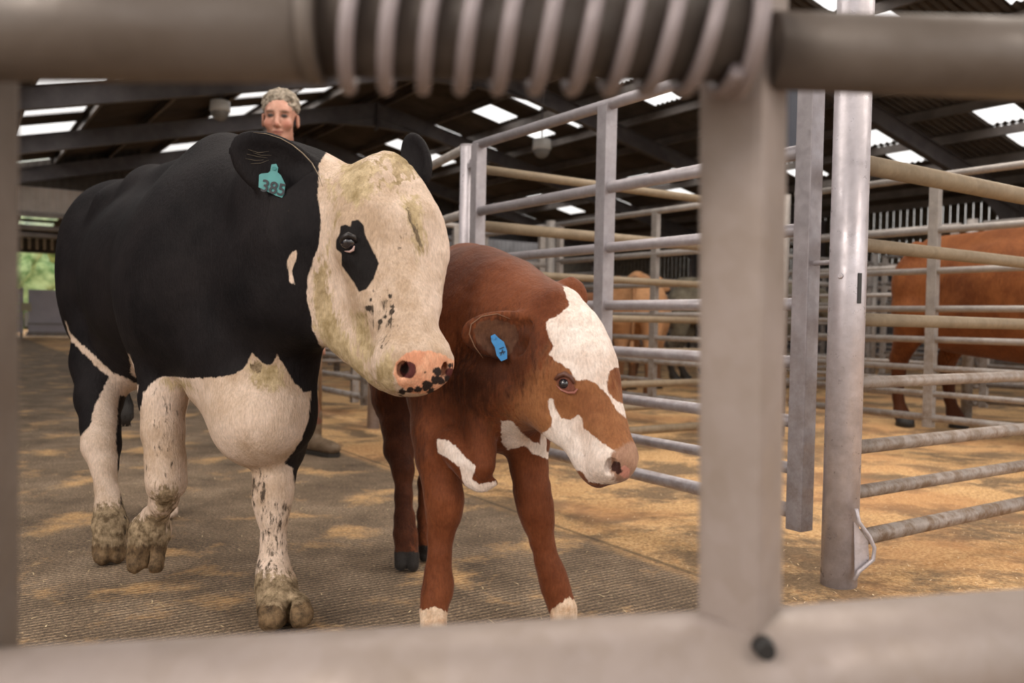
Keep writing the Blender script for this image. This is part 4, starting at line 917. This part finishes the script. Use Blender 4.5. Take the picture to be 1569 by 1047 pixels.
    socks = np.maximum(polydist(px, [(630, 925), (648, 936), (664, 930), (690, 940), (700, 1000), (620, 1000)]), polydist(px, [(838, 946), (850, 930), (872, 915), (890, 925), (900, 980), (830, 980)]))
    wf = np.where(dep < 2.12, polydist(px, fore), -20)
    white = np.maximum.reduce([wf, np.where(dep < 2.2, polydist(px, cheek), -20), np.where(dep < 2.25, polydist(px, throat), -20), polydist(px, lap)])
    white = np.where((dep < 2.12) & (px[:, 0] > 955) & (px[:, 1] < 560), 8, white)
    pinkn = np.maximum(circ(px, (952, 722), 18), circ(px, (945, 722), 14)); nose = circ(px, (970, 714), 36)
    eyer = np.maximum(polydist(px, [(850, 580), (862, 576), (876, 584), (884, 598), (874, 603), (858, 596)]), -20)
    inner = polydist(px, [(724, 505), (735, 492), (760, 490), (790, 498), (795, 520), (780, 545), (760, 548), (740, 536), (728, 520)])
    hoof = np.maximum.reduce([polydist(px, [(596, 846), (642, 846), (650, 880), (590, 882)]), polydist(px, [(641, 836), (672, 836), (676, 866), (641, 864)])])
    mat = hide('calf_coat', (.105, .028, .010), (.20, .062, .024), [
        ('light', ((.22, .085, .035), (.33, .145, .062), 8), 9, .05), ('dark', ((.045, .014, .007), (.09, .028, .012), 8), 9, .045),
        ('white', ((.66, .52, .44), (.84, .74, .68), 10), 2.2), ('pale', ((.50, .32, .20), (.74, .58, .44), 30), 3.5), ('inner', ((.07, .03, .018), (.13, .06, .035), 20), 3), ('nose', ((.28, .15, .10), (.42, .25, .17), 20), 5, .10),
        ('pink', (.55, .25, .19), 3), ('nostril', (.05, .02, .016), 2.5), ('eyerim', (.17, .06, .04), 2), ('hoof', (.03, .026, .024), 1.5)], .55, .65, sheen=.1, furscale=200)
    face_l = np.where(dep < 2.12, np.maximum(circ(px, (872, 640), 95)*.25, circ(px, (950, 670), 60)*.3), -20)
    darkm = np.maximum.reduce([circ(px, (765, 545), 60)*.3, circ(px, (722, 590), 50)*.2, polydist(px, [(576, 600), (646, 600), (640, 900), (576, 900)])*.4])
    at = dict(white=white, light=face_l, dark=darkm, pale=socks, inner=np.where(dep < 2.06, inner, -20), nose=np.where(dep < 2.0, nose, -20), nostril=np.where(dep < 2.0, np.maximum(circ(px, (944, 716), 8), circ(px, (947, 722), 6)), -20), pink=np.where(dep < 2.0, circ(px, (957, 724), 9), -20), eyerim=np.where(dep < 2.1, eyer, -20), hoof=np.where(dep > 2.5, hoof, -20))
    root = empty('calf', (-.05, 2.3, 0), 'red brown calf with white forehead and blue ear tag standing in front', 'calf')
    flesh('body', V, Q, mat, root, at)
    def surf(x, y, dmax=3.0):
        m = (np.abs(px[:, 0]-x) < 4) & (np.abs(px[:, 1]-y) < 4) & (dep < dmax); return dep[m].min() if m.any() else dmax
    em = bpy.data.materials['cow_eye']; d_ = surf(865, 586)
    bm = bmesh.new(); bmesh.ops.create_uvsphere(bm, u_segments=28, v_segments=18, radius=.0140); me = bpy.data.meshes.new('eyeball'); bm.to_mesh(me); bm.free()
    o = link('eyeball', me, em, root, True); o.location = Vector(P(865, 588, d_+.0112))-root.location
    mb = MB(root.location); mb.tube([P(x, y, surf(x, y, 2.1)-.001) for x, y in ((850, 582), (856, 576), (865, 573), (874, 578), (880, 588))], [.003, .0055, .0065, .0055, .003], 8); mb.build('eyelid', simple('calf_lid', (.10, .035, .02), None, rough=.5), root, True)
    mb = MB(root.location); mb.tube([P(x, y, surf(x, y, 2.1)-.001) for x, y in ((852, 590), (860, 598), (870, 602), (880, 602), (885, 596))], [.001, .0025, .003, .0035, .0015], 8); mb.build('eyelid', simple('calf_lower_lid', (.28, .10, .075), None, rough=.35), root, True)
    dt = surf(765, 530, 2.2)-.010; bl = simple('blue_tag_plastic', (.03, .20, .48), (.045, .25, .56), 30, .4)
    outl = [(752, 515), (758, 512), (764, 518), (772, 524), (777, 538), (777, 550), (768, 554), (761, 545), (758, 532), (753, 524)]
    fr = [P(x, y, dt) for x, y in outl]; bk = [q+UY*.003 for q in fr]; k = len(fr); mb = MB(root.location)
    mb.add(fr+bk, [tuple(range(k)), tuple(range(k, 2*k))[::-1]]+[(i, (i+1) % k, k+(i+1) % k, k+i) for i in range(k)]); et = mb.build('ear_tag', bl, root); et['label'] = 'bright blue ear tag'
    mb = MB(root.location)
    for q in ([(765, 535), (772, 532)], [(765, 541), (774, 539)], [(767, 545), (770, 536), (772, 543)]): mb.tube([P(x, y, dt-.0015) for x, y in q], .0010, 6)
    mb.build('tag_number', bpy.data.materials['ink'], et)
    mb = MB(root.location); mb.tube([P(757, 518, dt-.004), P(757, 518, dt+.02)], .004, 12); mb.build('tag_stud', bl, root, True)
    # pale rim of hair round the ear and wisps
    mb = MB(root.location); rim = [(740, 549), (727, 531), (719, 512), (722, 497), (738, 485), (762, 481), (782, 489)]
    mb.tube([P(x, y, min(surf(x+a_, y+b_, 2.12) for a_ in (-4, 0, 4) for b_ in (-4, 0, 4))-.002) for x, y in rim], [.0006, .0013, .0016, .0016, .0013, .001, .0005], 8)
    mb.build('ear_fringe', simple('ear_fringe_hair', (.20, .105, .06), None, rough=.7), root, True)
    return root
make_calf()

# ------------------------------------------------------------ cattle in the far pens
def beast(name, foot, heading, ht, coat, label, cat='cow', pose=0, head_dir=None, headup=.85, tail=True, tailcol=None, fat=0):
    """whole animal; foot = ground point under its middle, heading = unit vector"""
    S = Sculpt(); h = np.asarray(heading, float); h /= np.linalg.norm(h); s = np.cross(UZ, h); o = np.asarray(foot, float); K = ht/1.4
    B = lambda x, y, z: o + h*x*K + s*y*K + UZ*z*K
    S.cone(B(-.60, 0, 1.06), B(0, 0, .98), .27*K, .33*K, .1, (s, .85)); S.cone(B(0, 0, .98), B(.55, 0, 1.0), .33*K, .28*K, .1, (s, .85))
    if fat: S.cone(B(-.45, 0, .90-fat), B(.45, 0, .86-fat), .24*K, .27*K, .1)
    S.cone(B(-.70, 0, 1.30), B(.55, 0, 1.32), .07*K, .07*K, .1)
    for v in (-1, 1):
        S.ell(B(-.68, .17*v, 1.02), (.16*K, .14*K, .24*K), k=.1); S.ell(B(-.62, .22*v, 1.28), (.06*K, .05*K, .05*K), k=.06)
        S.ell(B(.50, .16*v, .92), (.15*K, .12*K, .24*K), k=.08)
        f = .10*v*pose
        S.chain([(B(-.68, .18*v, .85), .15*K), (B(-.66+f, .17*v, .68), .10*K), (B(-.76+f, .16*v, .50), .062*K), (B(-.74+f*1.3, .16*v, .22), .036*K), (B(-.70+f*1.4, .16*v, .11), .050*K), (B(-.66+f*1.4, .16*v, .055), .062*K)], .03)
        S.chain([(B(.50, .16*v, .80), .13*K), (B(.48-f, .15*v, .60), .080*K), (B(.50-f, .15*v, .40), .062*K), (B(.50-f*1.2, .15*v, .20), .038*K), (B(.50-f*1.3, .15*v, .11), .050*K), (B(.54-f*1.3, .15*v, .055), .062*K)], .03)
    hd = np.asarray(head_dir, float) if head_dir is not None else h; hd = hd/np.linalg.norm(hd); hs = np.cross(UZ, hd)
    pl = B(.98, 0, 1.38*headup+.10); S.cone(B(.58, 0, 1.08), pl, .22*K, .12*K, .1); S.cone(B(.60, 0, .80), B(.82, 0, 1.0), .15*K, .13*K, .1)
    mz = pl+hd*.30*K-UZ*.34*K; S.cone(pl, mz, .105*K, .062*K, .05); S.cone(pl-UZ*.12*K+hd*.02, mz-UZ*.02*K, .085*K, .05*K, .05); S.ell(mz, (.07*K,)*3, k=.03)
    for v in (-1, 1): S.ell(pl+hs*.17*v*K-UZ*.02*K, (.09*K, .025*K, .045*K), (hs, hd, UZ), .02)
    V, Q = S.mesh(.017); V = smooth_verts(V, Q, 1)
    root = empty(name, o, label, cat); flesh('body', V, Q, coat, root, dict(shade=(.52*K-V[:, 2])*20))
    if tail:
        mb = MB(o); mb.tube([B(-.86, 0, 1.30), B(-.97, 0, 1.18), B(-.98, 0, .85), B(-.97, .01, .60)], [.035*K, .028*K, .02*K, .018*K], 10); mb.tube([B(-.97, .01, .62), B(-.97, .01, .50), B(-.97, .0, .36)], [.02*K, .04*K, .008*K], 10)
        mb.build('tail', tailcol or coat, root, True)
    for v in (-1, 1):
        for x, f in ((-.66, .14), (.54, -.13)):
            c = B(x+f*v*pose, .16*v if x < 0 else .15*v, .045)
            mb = MB(o); mb.tube([c+UZ*.05*K, c-UZ*.045*K], [.058*K, .070*K], 14); mb.build('hoof', M['black'], root, True)
    return root
coatm = lambda nm, a, b_: hide(nm, a, b_, [('shade', (a[0]*.45, a[1]*.45, a[2]*.5), 6, .08)], .6, .5, sheen=.05, furscale=90)  # lower legs darkened: backlit shade put into the coat colour
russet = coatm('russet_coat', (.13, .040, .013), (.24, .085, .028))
tanc = coatm('tan_coat', (.36, .18, .085), (.52, .29, .15))
greyc = coatm('grey_coat', (.12, .10, .075), (.26, .23, .17))
darkc = coatm('dark_coat', (.02, .016, .014), (.05, .04, .035))
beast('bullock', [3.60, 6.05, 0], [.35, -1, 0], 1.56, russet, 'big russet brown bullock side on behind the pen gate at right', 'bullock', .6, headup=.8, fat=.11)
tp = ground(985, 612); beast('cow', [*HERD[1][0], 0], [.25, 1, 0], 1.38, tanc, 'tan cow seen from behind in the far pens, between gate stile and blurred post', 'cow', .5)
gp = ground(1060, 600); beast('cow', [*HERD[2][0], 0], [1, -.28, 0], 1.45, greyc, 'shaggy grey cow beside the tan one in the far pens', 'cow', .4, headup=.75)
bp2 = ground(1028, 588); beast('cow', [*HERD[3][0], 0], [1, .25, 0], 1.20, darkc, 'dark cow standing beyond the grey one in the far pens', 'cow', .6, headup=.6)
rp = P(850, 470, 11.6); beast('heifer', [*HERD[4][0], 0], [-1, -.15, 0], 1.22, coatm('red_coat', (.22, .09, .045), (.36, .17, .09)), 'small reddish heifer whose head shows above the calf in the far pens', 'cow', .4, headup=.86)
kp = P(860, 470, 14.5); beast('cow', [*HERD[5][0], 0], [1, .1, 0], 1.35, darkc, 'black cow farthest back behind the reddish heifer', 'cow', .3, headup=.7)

# ------------------------------------------------------------ the man behind the cow
def make_man():
    root = empty('person', (-1.17, 4.85, 0), 'man with short grey hair looking over the black cow, brown boot showing below her', 'person')
    R0 = np.array(root.location); hd = P(428, 180, 4.4); foot = P(474, 690, 4.92)
    f = np.array([.12, -.98, -.14]); f /= np.linalg.norm(f); s = np.cross(f, UZ); s /= np.linalg.norm(s); s = -s if s[0] < 0 else s; u = np.cross(s, f); u = u if u[2] > 0 else -u
    AX = (s, f, u); K = 80*4.4/FPX/.245
    hc = P(429, 180, 4.4); H = lambda x, y, z: hc + s*x*K + f*y*K + u*z*K       # face frame: x to photo right, y forward, z up; z=0 at the eyes
    S = Sculpt(); E = lambda c, r, k=.01, cut=False: S.ell(c, [q*K for q in r], AX, k, cut)
    E(H(0, -.025, .035), (.074, .092, .080), .02); S.cone(H(0, .035, .02), H(0, .045, -.085), .056*K, .040*K, .03)
    E(H(0, .020, -.03), (.062, .062, .075), .02); S.cone(H(-.030, .015, -.085), H(0, .062, -.100), .026*K, .020*K, .02); S.cone(H(.030, .015, -.085), H(0, .062, -.100), .026*K, .020*K, .02)
    S.cone(H(-.038, .072, .022), H(.038, .072, .022), .013*K, .013*K, .012)      # brow
    for v in (-1, 1):
        E(H(.031*v, .090, .0), (.020, .019, .014), .010, True); E(H(.031*v, .072, .0), (.014, .012, .012), .003)
        E(H(.044*v, .062, -.035), (.022, .018, .020), .02); E(H(.080*v, -.018, -.015), (.009, .020, .033), .008); E(H(.089*v, -.012, -.012), (.006, .010, .018), .006, True)
        E(H(.011*v, .098, -.045), (.009, .010, .008), .006)
    S.cone(H(0, .086, .010), H(0, .108, -.038), .008*K, .0125*K, .008)
    E(H(0, .088, -.068), (.026, .010, .0065), .006); E(H(0, .086, -.080), (.022, .010, .007), .006); S.cone(H(-.022, .098, -.074), H(.022, .098, -.074), .0022*K, .0022*K, .003, None, True)
    S.cone(H(0, -.01, -.08), H(0, -.06, -.20), .058*K, .062*K, .02)
    V, Q = S.mesh(.0050*K); V = smooth_verts(V, Q, 1)
    # torso, arms and hands below, in one body mesh
    T = Sculpt(); nk = H(0, -.06, -.19); hip = np.array([R0[0]-.17, 4.93, 1.02])
    T.cone(nk, nk-UZ*.16, .062*K, .07*K, .02)
    sh = [nk+s*.20*v-UZ*.07 for v in (-1, 1)]
    T.cone(nk-UZ*.10, (nk+hip)/2, .13, .14, .1, (s, 1.35)); T.cone((nk+hip)/2, hip, .13, .14, .1, (s, 1.2)); T.cone(sh[0], sh[1], .075, .075, .08)
    stick_top = P(489, 520, 4.75); hands = [hip+s*-.32+f*.12-UZ*.05, stick_top]
    el = [sh[0]-UZ*.30-s*.08, sh[1]-UZ*.28+s*.06]
    for k in (0, 1): T.chain([(sh[k], .062), (el[k], .047), (hands[k], .030)], .03)
    def hand(c, d):
        T.ell(c, (.042, .022, .05), k=.01)
        for q in range(4):
            b = c+s*(-.028+.019*q)+d*.045; T.chain([(b, .0095), (b+d*.035+f*.01, .0088), (b+d*.03+f*.035, .0078), (b+d*.008+f*.045, .007)], .004)
        T.chain([(c-s*.035, .011), (c-s*.055+d*.03+f*.01, .010), (c-s*.045+d*.05+f*.03, .008)], .006)
    hand(hands[0]-UZ*.02, -UZ); hand(hands[1]-UZ*.0, -UZ)
    an = [np.array([foot[0]-.0, foot[1]+.05, .12]), np.array([foot[0]-.30, foot[1]+.30, .12])]
    kn = [(hip+an[0])/2-s*.01+f*.05, (hip+an[1])/2-s*.04+f*.04]
    for k, sg in ((0, 1), (1, -1)): T.chain([(hip+s*.09*sg, .10), (kn[k], .065), (an[k], .045)], .04)
    V2, Q2 = T.mesh(.0085); V2 = smooth_verts(V2, Q2, 1); V, Q = join((V, Q), (V2, Q2))
    px, dep = pix(V); q = (V-hc); zf = (q@u)/K; yf = (q@f)/K; xf = (q@s)/K
    skin, n, l, b = new_mat('weathered_skin', .5); pos = n.new('ShaderNodeNewGeometry').outputs['Position']
    c = ramp(n, l, noise(n, l, 25, 4, .6, pos), [(.35, (.42, .20, .14)), (.65, (.56, .30, .22))])
    for at, col in (('flush', (.50, .16, .11)), ('brow', (.15, .085, .055)), ('lip', (.24, .07, .06)), ('eye', (.02, .015, .013))):
        a = N(n, 'ShaderNodeAttribute', attribute_name=at); c = mixc(n, l, ramp(n, l, a.outputs['Fac'], [(0, 0), (1, 1)]), c, col)
    l.new(c, b.inputs['Base Color']); b.inputs['Subsurface Weight'].default_value = .1; b.inputs['Subsurface Radius'].default_value = (.02, .008, .004)
    g = lambda x0, z0, rx, rz_: np.clip(1.5-1.5*np.sqrt(((np.abs(xf)-x0)/rx)**2+((zf-z0)/rz_)**2), 0, 1)*(yf > .05)
    at = dict(flush=np.clip(g(.042, -.035, .03, .028)+g(0, -.04, .014, .02), 0, 1)*.45, brow=np.clip(g(.032, .020, .026, .009), 0, 1)*.85, lip=g(0, -.074, .030, .008), eye=np.clip(g(.031, .001, .020, .011)*1.4, 0, 1))  # brow and eye masks also carry the shadow painted beneath the brows
    flesh('body', V, Q, skin, root, at)
    # short curly grey hair
    Hs = Sculpt(); rr = random.Random(5)
    Hs.ell(H(0, -.035, .052), [q*K for q in (.078, .094, .074)], AX, .01)
    for i in range(300):
        th = rr.uniform(0, 2*math.pi); ph = math.acos(rr.uniform(-.25, 1)); d = np.array([math.sin(ph)*math.cos(th), math.sin(ph)*math.sin(th), math.cos(ph)])
        Hs.ell(H(d[0]*.079, -.035+d[1]*.095, .052+d[2]*.075), [q*K*rr.uniform(.6, 1.5) for q in (.011, .011, .011)], AX, .004)
    Hs.ell(H(0, .095, -.010), [q*K for q in (.060, .078, .082)], AX, .012, True)                    # leaves the face clear
    Hs.ell(H(0, .03, -.108), [q*K for q in (.2, .09, .072)], AX, .01, True); Hs.ell(H(0, .0, -.145), [q*K for q in (.2, .2, .085)], AX, .01, True)
    Vh, Qh = Hs.mesh(.0050*K); flesh('hair', Vh, Qh, simple('grey_hair', (.13, .105, .078), (.42, .36, .29), 38, .95, 0, 1.0, 90), root)
    # clothes
    J = Sculpt(); J.cone(nk-UZ*.10, (nk+hip)/2, .15, .165, .1, (s, 1.35)); J.cone((nk+hip)/2, hip-UZ*.05, .16, .17, .1, (s, 1.2)); J.cone(sh[0], sh[1], .092, .092, .08)
    for k in (0, 1): J.chain([(sh[k], .078), (el[k], .062), (el[k]+(hands[k]-el[k])*.85, .048)], .03)
    J.cone(nk-UZ*.06, nk-UZ*.12, .085, .10, .03)
    Vj, Qj = J.mesh(.012); flesh('jacket', smooth_verts(Vj, Qj, 2), Qj, simple('waxed_cloth', (.045, .05, .035), (.07, .07, .05), 12, .7), root)
    J = Sculpt(); J.cone(hip+UZ*.04, hip-UZ*.08, .155, .16, .08, (s, 1.15))
    for k, sg in ((0, 1), (1, -1)): J.chain([(hip+s*.09*sg, .125), (kn[k], .085), (an[k]+UZ*.07, .062)], .04)
    Vj, Qj = J.mesh(.012); flesh('trousers', smooth_verts(Vj, Qj, 2), Qj, simple('russet_cloth', (.16, .065, .04), (.24, .11, .07), 20, .8), root)
    bootm = simple('brown_boot_leather', (.13, .085, .05), (.20, .14, .09), 30, .6, 0, .4, 90); solem = simple('boot_sole', (.03, .025, .02), None, rough=.7)
    for k, dr in ((0, np.array([.80, -.60, 0])), (1, np.array([-.1, -1, 0]))):
        J = Sculpt(); a0 = an[k]; tq = np.cross(UZ, dr)
        J.cone(a0+UZ*.10, a0-UZ*.02, .060, .058, .02); J.cone(a0-UZ*.055-dr*.02, a0+dr*.15-UZ*.070, .050, .042, .02); J.ell(a0+dr*.17-UZ*.072, (.065, .050, .036), (dr, tq, UZ), .015)
        Vj, Qj = J.mesh(.008); bo = flesh('boot', smooth_verts(Vj, Qj, 1), Qj, bootm, root)
        mb = MB(R0); ol = [(-.075, -.035), (-.06, -.048), (.05, -.042), (.14, -.055), (.20, -.045), (.238, 0), (.20, .045), (.14, .055), (.05, .042), (-.06, .048), (-.075, .035)]
        mb.prism(ol, dr, tq, np.array([a0[0], a0[1], .001]), np.array([a0[0], a0[1], .022])); so = mb.build('sole', solem, bo)
    st = MB(stick_top*[1, 1, 0]); st.tube([np.array([stick_top[0], stick_top[1], .0])*1.0, stick_top+UZ*.10], .011, 12)
    return root, stick_top
man, stt = make_man()
sb_ = ground(490, 657); mb = MB(sb_); mb.tube([sb_, P(491, 510, 5.75)], .013, 12)
tag(mb.build('stock_stick', simple('ash_stick', (.20, .12, .07), (.30, .19, .12), 20, .6), None, True), 'plain wooden stick upright on the floor by the man and his boot', 'stick')

# ------------------------------------------------------------ loose straw and shavings trodden about the floor
def litter(name, n, l0, l1, a0, a1, ln, mat, label, seed):
    rr = random.Random(seed); mb = MB()
    for _ in range(n):
        l = l0+(l1-l0)*rr.random()**1.6; a = rr.uniform(a0, a1); c = W(l, a, hump(l, a)+.003); th = rr.uniform(0, math.pi); k = rr.uniform(.4, 1)*ln
        d = np.array([math.cos(th), math.sin(th), rr.uniform(-.05, .15)])*k; s = np.array([-math.sin(th), math.cos(th), 0])*rr.uniform(.0008, .0020)
        mid = c+d*.5+s*rr.uniform(-2, 2)+UZ*.002; mb.add([c-s, c+s, mid+s, mid-s, c+d+s*.5, c+d-s*.5], [(0, 1, 2, 3), (3, 2, 4, 5)])
    o = mb.build(name, mat); tag(o, label, 'litter', kind='stuff')
litter('straw_litter', 900, 1.0, 6.5, -1.2, 1.9, .028, simple('straw', (.42, .31, .17), (.66, .53, .33), 30, .7), 'pale straw bits scattered over the grooved race floor', 1)
litter('shavings_litter', 1500, .6, 5.0, 2.0, 5.0, .022, simple('wood_shavings', (.62, .42, .22), (.82, .64, .42), 30, .7), 'loose wood shavings over the bedding of the pens', 2)
